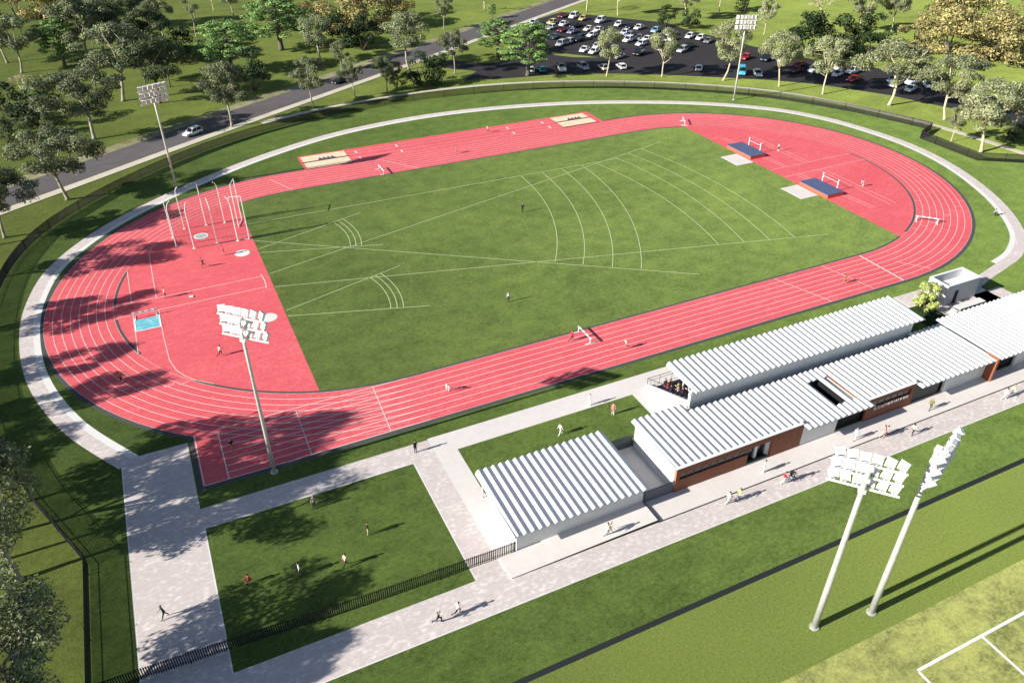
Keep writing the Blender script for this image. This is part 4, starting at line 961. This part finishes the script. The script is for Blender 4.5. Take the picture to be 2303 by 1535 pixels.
def mk_bare(seed,bark):
    rnd=random.Random(seed); mb=MB()
    def rec(p,d,L,r,k):
        q=p+d*L; limb(mb,p,q,r,r*.62,rnd,.07,3,5)
        if k==0: return
        for i in range(3 if k>1 else 4):
            nd_=(d+Vector((rnd.gauss(0,.55),rnd.gauss(0,.55),rnd.gauss(.1,.3)))).normalized(); rec(q,nd_,L*rnd.uniform(.62,.8),r*.6,k-1)
    rec(Vector((0,0,0)),Vector((.05,0,1)).normalized(),3.2,.3,4)
    return mb.mesh('bare_branches',bark,True),None
PROTO={
 'gum':[mk_gum(s,M['gum'],M['bark']) for s in (11,12,13,14)],
 'gumpale':[mk_gum(s,M['gumpale'],M['barkpale']) for s in (21,22,23,24)],
 'gumdark':[mk_gum(s,M['gumdark'],M['barkdark']) for s in (31,32)],
 'gumthin':[mk_gum(41,M['gum'],M['bark'],ncl=11,thin=.75,rx=2.2)],
 'gumnear':[mk_gum(s,M['gum'],M['bark'],leaf=.10,dens=420,ncl=28,rx=3.5) for s in (51,52)],
 'bright':[mk_layered(s,M['bright'],M['barkdark']) for s in (61,62)],
 'bush':[mk_bush(s,M['bush'],M['barkdark']) for s in (71,72,73)],
 'shrub':[mk_bush(81,M['shrub'],M['barkdark'])],
 'yellow':[mk_bush(s,M['yellow'],M['barkdark'],leaf=.24,dens=75,n=24,asp=.5) for s in (91,92,93)],
 'yellowdark':[mk_bush(95,M['yellowdark'],M['barkdark'],leaf=.24,dens=75,n=24,asp=.5)],
 'bare':[mk_bare(s,M['barkpale']) for s in (101,102)],
 'lime':[mk_bush(111,M['lime'],M['barkdark'],leaf=.36,dens=95,n=22)],
}
COUNT={}
NAME={'gum':'gum_tree','gumpale':'gum_tree','gumdark':'gum_tree','gumthin':'gum_tree','gumnear':'gum_tree','bright':'feathery_tree','bush':'bush','shrub':'bush','yellow':'thicket_tree','yellowdark':'thicket_tree','bare':'bare_tree','lime':'small_tree'}
GRP={'far':'trees of the far park','bright':'bright green feathery trees','road':'trees along the park road','verge':'pale gums along the verge','back':'trees behind the car park','bush':'bushes and hedge shrubs','yellow':'yellow thicket trees','edge':'trees outside the left fence'}
def tree(x,y,kind,h,wf,yaw,grp,label):
    i=COUNT.get(kind,0); COUNT[kind]=i+1; pr=PROTO[kind][i%len(PROTO[kind])]
    cat='bush' if kind in ('bush','shrub') else 'tree'
    o=empty(NAME[kind],(x,y,0),yaw,label,cat,GRP[grp]); s=h/10; wf2=wf*s*(1.12 if grp in('far','road') else 1) if kind not in('bush','shrub','yellow','yellowdark') else wf*s*1.05
    o.scale=(wf2,wf2,s)
    t=bpy.data.objects.new('trunk' if kind!='bare' else 'branches',pr[0]); col.objects.link(t); t.parent=o
    if pr[1] is not None:
        c=bpy.data.objects.new('crown' if cat=='tree' else 'foliage',pr[1]); col.objects.link(c); c.parent=o
    return o
for T in TREES: tree(*T)
EDGE=[
 (-88.4,-51.1,'gumnear',17,1.0,.6,'edge','gum tree with a leaning pale trunk just outside the bend of the near left fence'),
 (-86.8,-67.8,'gumnear',15.5,1.15,2.1,'edge','dense gum crown filling the lower left corner'),
 (-94.0,-43.5,'gumnear',19,.8,3.4,'edge','gum crown at the left edge behind the leaning pale trunk'),
 (-101.5,-40.0,'gum',25,.72,1.2,'edge','tallest gum left of the frame, its shadow reaching the sprint start'),
 (-97,-48.0,'gum',22,.62,5.2,'edge','gum standing left of the frame, shading the near cross path'),
 (-103,20,'gum',19.5,.78,.3,'edge','gum standing left of the frame, shading the upper left bend'),
 (-107,3.0,'gum',19,.66,1.9,'edge','gum standing left of the frame, shading the middle of the left bend'),
 (-105,-11.5,'gum',15,.72,2.7,'edge','gum standing left of the frame, shading the water pit side of the left bend'),
 (-107,-20.5,'gum',18,.62,4.0,'edge','gum standing left of the frame, shading the lower left bend'),
 (-112,-29,'gum',15,.9,4.9,'edge','gum standing left of the frame, shading the lawn beside the ring path'),
 (-99,33.5,'gum',18,.8,.9,'edge','gum standing left of the frame, shading the throwing cage'),
 (-90,-71.5,'gum',15,.8,1.0,'edge','gum standing below the frame, shading the lower footpath'),
 (-94,-73.0,'gum',16,.9,2.6,'edge','gum standing below the frame, shading the picket fence'),
]
for T in EDGE: tree(*T)
tree(37.4,-52.9,'lime',4.6,1.15,.4,'back','small lime green tree beside the white hut')
g=empty('garden_shrub',(36.0,-55.5,0),0,'low dark shrub in the garden bed by the grandstand end','shrub'); g.scale=(.28,.3,.16)
for nm,me in (('stems',PROTO['bush'][0][0]),('foliage',PROTO['bush'][0][1])):
    c=bpy.data.objects.new(nm,me); col.objects.link(c); c.parent=g

# ------------------------------------------------------------------ cars
CC={'white':(.80,.81,.82),'cream':(.72,.68,.58),'silver':(.45,.47,.50),'grey':(.20,.20,.20),'black':(.012,.012,.014),'navy':(.02,.025,.05),'slate':(.08,.11,.15),'lilac':(.22,.24,.42),'lightblue':(.28,.50,.62),'teal':(.05,.30,.33),'cyan':(.06,.45,.60),'red':(.45,.015,.02),'darkred':(.16,.012,.02),'yellow':(.65,.52,.20)}
CM={k:plain(k+'_car_paint',v,.28,spec=.5) for k,v in CC.items()}
M['rim']=plain('wheel_rim',(.35,.35,.36),.35,metal=.6)
M['headlamp']=plain('headlamp',(.7,.72,.75),.15)
def car_meshes(kind):
    L,Wd,H={'hatch':(4.3,1.85,1.55),'sedan':(4.9,1.9,1.5),'wagon':(5.0,1.95,1.7),'suv':(5.0,2.05,1.95),'ute':(5.4,2.0,1.85),'van':(5.0,2.0,2.1)}[kind]
    h=L/2; w=Wd/2; zs=H*.56; low=.28
    mb=MB()
    st=[(-h,.45,zs*.82,.82),(-h+.12,.3,zs*.97,.95),(-h+.9,low,zs,1),(-.2,low,zs,1),(h-1.3,low,zs*.98,1),(h-.5,.28,zs*.86,.96),(h-.12,.32,zs*.74,.88),(h,.45,zs*.58,.76)]
    if kind in('van',): st[4]=(h-.9,low,zs,1)
    rings=[]
    for x,z0,z1,f in st:
        zm=z0+(z1-z0)*.55
        rings.append([(x,-w*f*.94,z0),(x,-w*f,zm),(x,-w*f*.92,z1),(x,0,z1+.05),(x,w*f*.92,z1),(x,w*f,zm),(x,w*f*.94,z0)])
    for a,b in zip(rings,rings[1:]):
        for k in range(6): mb.face([a[k],b[k],b[k+1],a[k+1]])
        mb.face([a[6],b[6],b[0],a[0]])
    mb.face(rings[0][::-1]); mb.face(rings[-1])
    # cabin
    rear={'hatch':-h+.12,'sedan':-h+1.0,'wagon':-h+.12,'suv':-h+.1,'ute':-.55,'van':-h+.08}[kind]; front={'van':h-.85}.get(kind,h-1.45)
    rt=rear+(.35 if kind!='sedan' else .65); ft=front-(.75 if kind!='van' else .45); wt=w*.76; ws=w*.9
    gl=MB()
    B=[(rear,-ws,zs-.02),(front,-ws,zs-.02),(front,ws,zs-.02),(rear,ws,zs-.02)]; T=[(rt,-wt,H-.06),(ft,-wt,H-.06),(ft,wt,H-.06),(rt,wt,H-.06)]
    for i in range(4): j=(i+1)%4; gl.face([B[i],B[j],T[j],T[i]])
    mb.face([(rt-.05,-wt-.03,H-.06),(ft+.05,-wt-.03,H-.06),(ft+.05,wt+.03,H-.06),(rt-.05,wt+.03,H-.06)][::-1])
    tp=[(rt,-wt,H-.05),(ft,-wt,H-.05),(ft,wt,H-.05),(rt,wt,H-.05)]; t2=[(rt+.1,-wt+.08,H),(ft-.1,-wt+.08,H),(ft-.1,wt-.08,H),(rt+.1,wt-.08,H)]
    for i in range(4): j=(i+1)%4; mb.face([tp[i],tp[j],t2[j],t2[i]])
    mb.face(t2)
    for s in (-1,1):   # pillars
        for (b0,t0) in ((B[0],T[0]),(B[1],T[1])):
            x0,y0,z0=b0;x1,y1,z1=t0; mb.tube([(x0,s*ws*1.0,z0),(x1,s*wt*1.01,z1)],.055,5)
        xm=(rear+front)/2-.1; mb.tube([(xm,s*ws,zs),(xm-.05,s*wt*1.01,H-.05)],.05,5)
        mb.box(front-.25,front-.08,s*w-.05,s*w+.16 if s>0 else s*w+.05,zs+.02,zs+.16) if s>0 else mb.box(front-.25,front-.08,-w-.16,-w+.05,zs+.02,zs+.16)
    if kind=='ute':
        mb.box(-h+.1,rear-.1,-w*.9,-w*.82,zs,zs+.12); mb.box(-h+.1,rear-.1,w*.82,w*.9,zs,zs+.12); mb.box(-h+.05,-h+.14,-w*.9,w*.9,zs-.05,zs+.12)
    if kind in('suv','wagon'):
        for s in (-1,1): mb.tube([(rt+.1,s*wt*.9,H+.05),(ft-.2,s*wt*.9,H+.05)],.03,5)
    wh=MB(); r=.36
    wh.tube([(0,-.12,0),(0,.12,0)],r,16,0); wh.tube([(0,-.13,0),(0,.13,0)],r*.6,12,1)
    hl=MB(); hl.box(-.08,.08,-.22,.22,-.07,.07)
    tray=None
    return dict(body=(mb,),glass=gl,wheel=wh,head=hl,L=L,W=Wd,zs=zs)
CMESH={}
def carproto(kind):
    if kind in CMESH: return CMESH[kind]
    d=car_meshes(kind)
    CMESH[kind]=dict(body=d['body'][0].mesh('car_body',CM['white']),glass=d['glass'].mesh('car_windows',M['glass']),wheel=d['wheel'].mesh('car_wheel',[M['tyre'],M['rim']]),head=d['head'].mesh('car_headlight',M['headlamp']),d=d); return CMESH[kind]
def add(name,me,parent,loc=(0,0,0),rz=0):
    o=bpy.data.objects.new(name,me); col.objects.link(o); o.parent=parent; o.location=loc; o.rotation_euler=(0,0,rz); return o
HEAD={'N':-101,'W':211,'SW':222,'road':214}
crnd=random.Random(4)
for x,y,k,c,hd,l in CARS:
    p=carproto(k); road=hd=='road'
    ang=HEAD[hd]+crnd.uniform(-9,9)*(0 if road else 1)
    if hd=='N' and x>80: ang-=22
    if hd=='W' and x>100 and y<72: ang-=12
    if hd=='N' and crnd.random()<.45: ang+=180
    o=empty('car',(x,y,.015),R(ang),l,'car','cars on the park road' if road else 'cars in the car park')
    S=.99 if road else 1.08; o.scale=(S,S,S)
    b=add('body',p['body'],o); b.material_slots[0].link='OBJECT'; b.material_slots[0].material=CM[c]
    add('windows',p['glass'],o); d=p['d']
    for sx in (-1,1):
        for sy in (-1,1): add('wheel',p['wheel'],o,(sx*d['L']*.31,sy*(d['W']/2-.13),.36))
    for sy in (-1,1): add('headlight',p['head'],o,(d['L']/2-.13,sy*d['W']*.30,d['zs']*.68))

# ------------------------------------------------------------------ people
PC={'skin':(.50,.29,.20),'white':(.80,.80,.80),'cream':(.74,.68,.55),'black':(.012,.012,.014),'darkgreen':(.02,.075,.04),'red':(.50,.02,.04),'navy':(.02,.025,.06),'grey':(.30,.30,.31),'darkgrey':(.06,.06,.065),'lightgrey':(.55,.55,.55),'palepink':(.75,.48,.45),'pink':(.72,.30,.30),'pinkred':(.62,.13,.15),'maroon':(.10,.02,.03),'tan':(.55,.45,.30),'olive':(.16,.18,.06),'darkolive':(.07,.08,.03),'orange':(.65,.20,.03),'yellow':(.75,.70,.22),'paleyellow':(.74,.72,.45),'lightblue':(.36,.48,.72),'brown':(.06,.03,.015),'blonde':(.5,.36,.14),'hred':(.25,.05,.015)}
PM={k:plain(k+'_cloth' if k!='skin' else 'skin',v,.8) for k,v in PC.items()}
HM={'black':'black','brown':'brown','grey':'grey','blonde':'blonde','red':'hred'}
# pose: lean, (hip,knee) left/right, (shoulder swing, elbow) left/right, arm out, extra
POSES={
 'stand':dict(lean=2,legs=((3,3),(-3,3)),arms=((4,12),(-4,12)),out=9),
 'walk':dict(lean=4,legs=((24,8),(-20,14)),arms=((-22,22),(24,28)),out=8),
 'run':dict(lean=12,legs=((48,62),(-26,48)),arms=((-42,88),(40,92)),out=10),
 'bend':dict(lean=62,legs=((16,22),(-4,18)),arms=((70,20),(62,24)),out=8),
 'throw':dict(lean=-4,legs=((18,20),(-18,12)),arms=((95,20),(-30,40)),out=22),
 'sit':dict(lean=20,legs=((92,112),(84,104)),arms=((48,46),(44,50)),out=10),
 'cycle':dict(lean=40,legs=((72,62),(38,58)),arms=((72,18),(72,18)),out=8),
 'bench':dict(lean=6,legs=((86,84),(84,80)),arms=((30,60),(34,58)),out=8),
}
def fk(P):
    J={}; ry=lambda a:Matrix.Rotation(R(a),3,'Y')
    J['pel']=Vector((0,0,.95)); L=ry(P['lean'])
    J['spi']=J['pel']+L@Vector((0,0,.24)); J['che']=J['pel']+L@Vector((.01,0,.44)); J['nec']=J['pel']+L@Vector((.0,0,.57)); 
    Lh=ry(P['lean']*.5); J['chin']=J['nec']+Lh@Vector((.02,0,.09)); J['head']=J['nec']+Lh@Vector((.03,0,.20))
    for s,n,(hip,kn),(sh,el) in ((1,'l',*[P['legs'][0],P['arms'][0]]),(-1,'r',*[P['legs'][1],P['arms'][1]])):
        J['hip'+n]=Vector((0,s*.095,.91)); d=ry(-hip)@Vector((0,0,-.43)); J['kne'+n]=J['hip'+n]+d
        d2=ry(-hip+kn)@Vector((0,0,-.42)); J['ank'+n]=J['kne'+n]+d2; J['toe'+n]=J['ank'+n]+ry((-hip+kn)*.5)@Vector((.18,s*.03,-.055))
        J['sho'+n]=J['pel']+L@Vector((0,s*.185,.49)); o=Matrix.Rotation(R(s*P['out']),3,'X')
        J['elb'+n]=J['sho'+n]+L@(o@(ry(-sh)@Vector((0,0,-.29)))); J['wri'+n]=J['elb'+n]+L@(o@(ry(-sh-el)@Vector((0,0,-.25)))); J['pal'+n]=J['wri'+n]+(J['wri'+n]-J['elb'+n]).normalized()*.085
    lo=min(J[k].z for k in J)-.035
    for k in J: J[k].z-=lo
    return J
RAD={'pel':.15,'spi':.135,'che':.16,'nec':.062,'chin':.075,'head':.098,'hip':.105,'kne':.066,'ank':.043,'toe':.042,'sho':.07,'elb':.046,'wri':.034,'pal':.038}
EDG=[('pel','spi'),('spi','che'),('che','nec'),('nec','chin'),('chin','head')]
for n in 'lr': EDG+=[('pel','hip'+n),('hip'+n,'kne'+n),('kne'+n,'ank'+n),('ank'+n,'toe'+n),('che','sho'+n),('sho'+n,'elb'+n),('elb'+n,'wri'+n),('wri'+n,'pal'+n)]
SLOT={'head':0,'chin':0,'palm':0}
def person_mesh(pose):
    J=fk(POSES[pose]); names=list(J); me=bpy.data.meshes.new('skeleton'); me.from_pydata([tuple(J[n]) for n in names],[(names.index(a),names.index(b)) for a,b in EDG],[])
    o=bpy.data.objects.new('skeleton',me); col.objects.link(o)
    md=o.modifiers.new('skin','SKIN'); md.use_smooth_shade=True
    sv=me.skin_vertices[0].data
    for i,n in enumerate(names):
        r=RAD.get(n,RAD.get(n[:3],.05)); sv[i].radius=(r,r*.82 if n in('pel','spi','che') else r); sv[i].use_root=(n=='pel')
    sb=o.modifiers.new('sub','SUBSURF'); sb.levels=1; sb.render_levels=1
    dg=bpy.context.evaluated_depsgraph_get(); ev=o.evaluated_get(dg); m2=bpy.data.meshes.new_from_object(ev)
    bpy.data.objects.remove(o); bpy.data.meshes.remove(me)
    V=[tuple(v.co) for v in m2.vertices]; F=[tuple(p.vertices) for p in m2.polygons]; bpy.data.meshes.remove(m2)
    def slot(c):
        best=(9,0)
        for a,b in EDG:
            A=J[a];B=J[b];ab=B-A;t=max(0,min(1,(c-A).dot(ab)/ab.length_squared)); d=(c-(A+ab*t)).length-.5*RAD.get(b,RAD.get(b[:3],.05))
            k=b[:3]
            sl=0 if k in('hea','chi','pal') or (b=='chin') else 1 if k in('spi','che','sho','elb','nec') else 2 if k=='wri' else 3 if k in('hip','kne') else 4 if k=='ank' else 5
            if k=='nec' and t>.7: sl=0
            if d<best[0]: best=(d,sl)
        return best[1]
    mi=[slot(sum((Vector(V[i]) for i in f),Vector())/len(f)) for f in F]
    mb=MB(); mb.v=V; mb.f=F; mb.m=mi
    # five fingers on each palm, nose and ears on the head
    for n,s in (('l',1),('r',-1)):
        d=(J['pal'+n]-J['wri'+n]).normalized(); sd_=Vector((1,0,0)).cross(d); sd_=(sd_ if sd_.length>.2 else Vector((0,1,0))).normalized(); up=d.cross(sd_)
        p0=J['pal'+n]
        for k,l in enumerate((.062,.072,.068,.052)):
            a=p0+up*((k-1.5)*.019); mb.tube([a,a+d*l*.6,a+d*l+sd_*s*-.018],[.0095,.009,.0065],6,0)
        a=J['wri'+n]+d*.03+up*.03; mb.tube([a,a+d*.03+up*.025,a+d*.062+up*.03],[.011,.010,.007],6,0)
    h=J['head']; f=Vector((1,0,-.1)).normalized()
    mb.ball(h+f*.098+Vector((0,0,-.02)),.018,0,6,4)
    for s in (-1,1): mb.ball(h+Vector((0,s*.095,-.02)),.022,0,6,4,(.6,.4,1)); mb.ball(h+f*.088+Vector((0,s*.034,.012)),.011,5,6,4)
    mb.tube([h+f*.092+Vector((0,-.022,-.062)),h+f*.092+Vector((0,.022,-.062))],.006,5,3)
    body=mb.mesh('person_'+pose,[PM['skin']]*6,True)
    hb=MB(); hb.ball(h+Vector((-.014,0,.030)),.108,0,12,8,(1,.95,.95)); hv=[]
    hair=hb.mesh('hair_'+pose,PM['brown'],True)
    # carve the face side: pull front-lower hair vertices inside the head
    for v in hair.vertices:
        r=v.co-h
        if r.x>.035 and r.z<.055: v.co=h+Vector((.0,r.y*.5,.05))
    return body,hair
PMESH={}
def person(x,y,pose,hd,shirt,slv,sh,shin,hair,label,z=0.016,group=None,S=1.06):
    if pose not in PMESH: PMESH[pose]=person_mesh(pose)
    o=empty('person',(x,y,z),R(hd),label,'person',group); o.scale=(S,S,S)
    b=add('body',PMESH[pose][0],o)
    for i,c in enumerate(('skin',shirt,slv,sh,shin,'black' if shin!='white' else 'white')):
        b.material_slots[i].link='OBJECT'; b.material_slots[i].material=PM[c]
    hh=add('hair',PMESH[pose][1],o); hh.material_slots[0].link='OBJECT'; hh.material_slots[0].material=PM[HM[hair]]
    return o
for x,y,pose,hd,shirt,slv,sh,shin,hair,l in PEOPLE:
    zz=.43 if False else .02
    if y<-69.3 and y>-72.3 and x>-25: zz=.125
    if -43<x<-25.8 and -72.3<y<-69.3: zz=.02+.4*(x+43.4)/17.7
    if abs(x)<80 and abs(y)<46: zz=.03
    person(x,y,pose,hd,shirt,slv,sh,shin,hair,l,zz,'people on the grounds')
# spectators on the grandstand
for k,x,pose,shirt,hair,l in (
 (1,-12.1,'stand','darkgrey','black','standing spectator in dark grey low on the grandstand'),
 (2,-12.4,'bench','red','black','seated spectator in a red top near the grandstand handrail'),
 (1,-11.2,'bench','orange','brown','seated spectator in orange at the front of the grandstand'),
 (3,-11.4,'bench','yellow','brown','seated spectator in a yellow top on the grandstand'),
 (4,-12.2,'bench','palepink','brown','seated spectator in pale pink high on the grandstand'),
 (5,-11.3,'bench','white','grey','seated spectator in white high under the grandstand roof'),
 (5,-12.2,'bench','maroon','black','seated spectator in maroon on the upper grandstand rows'),
 (3,-12.5,'bench','navy','black','seated spectator in navy by the grandstand handrail')):
    y=-52.4-k*.96-.45; z=.35+k*.42
    person(x,y,pose,90,shirt,shirt,'navy','navy',hair,l,z+.0,'spectators on the grandstand')
# bicycles and the cyclist
def bicycle(x,y,hd,label,frame):
    o=empty('bicycle',(x,y,.02),R(hd),label,'bicycle','bicycles on the lower footpath')
    for sx in (-.52,.52):
        mb=MB(); pts=[(sx+.34*math.cos(R(20*k)),0,.36+.34*math.sin(R(20*k))) for k in range(19)]; mb.tube(pts,.022,6,cap=False)
        for k in range(6): mb.tube([(sx,0,.36),(sx+.33*math.cos(R(60*k)),0,.36+.33*math.sin(R(60*k)))],.005,4)
        mb.build('wheel',M['tyre'],o)
    mb=MB()
    for a,b in (((-.52,0,.36),(-.12,0,.34)),((-.52,0,.36),(-.2,0,.82)),((-.12,0,.34),(-.22,0,.9)),((-.12,0,.34),(.38,0,.78)),((-.2,0,.78),(.36,0,.85)),((.52,0,.36),(.34,0,.95))): mb.tube([a,b],.022,6)
    mb.build('frame',frame,o)
    mb=MB(); mb.tube([(.42,-.28,1.02),(.34,0,.98),(.42,.28,1.02)],.016,6); mb.build('handlebar',M['black_metal'],o)
    mb=MB(); mb.ball((-.24,0,.93),.12,0,8,5,(1.2,.6,.35)); mb.build('saddle',M['black_metal'],o)
    return o
bicycle(-8.2,-73.65,330,'bicycle ridden by a person in black beside the person in a red top',M['black_metal'])
person(-8.35,-73.58,'cycle',330,'black','black','black','lightblue','brown','person in black riding a bicycle on the lower footpath',.33,'people on the grounds')
bicycle(-16.3,-73.45,340,'bicycle held between two people on the lower footpath',M['white_paint'])
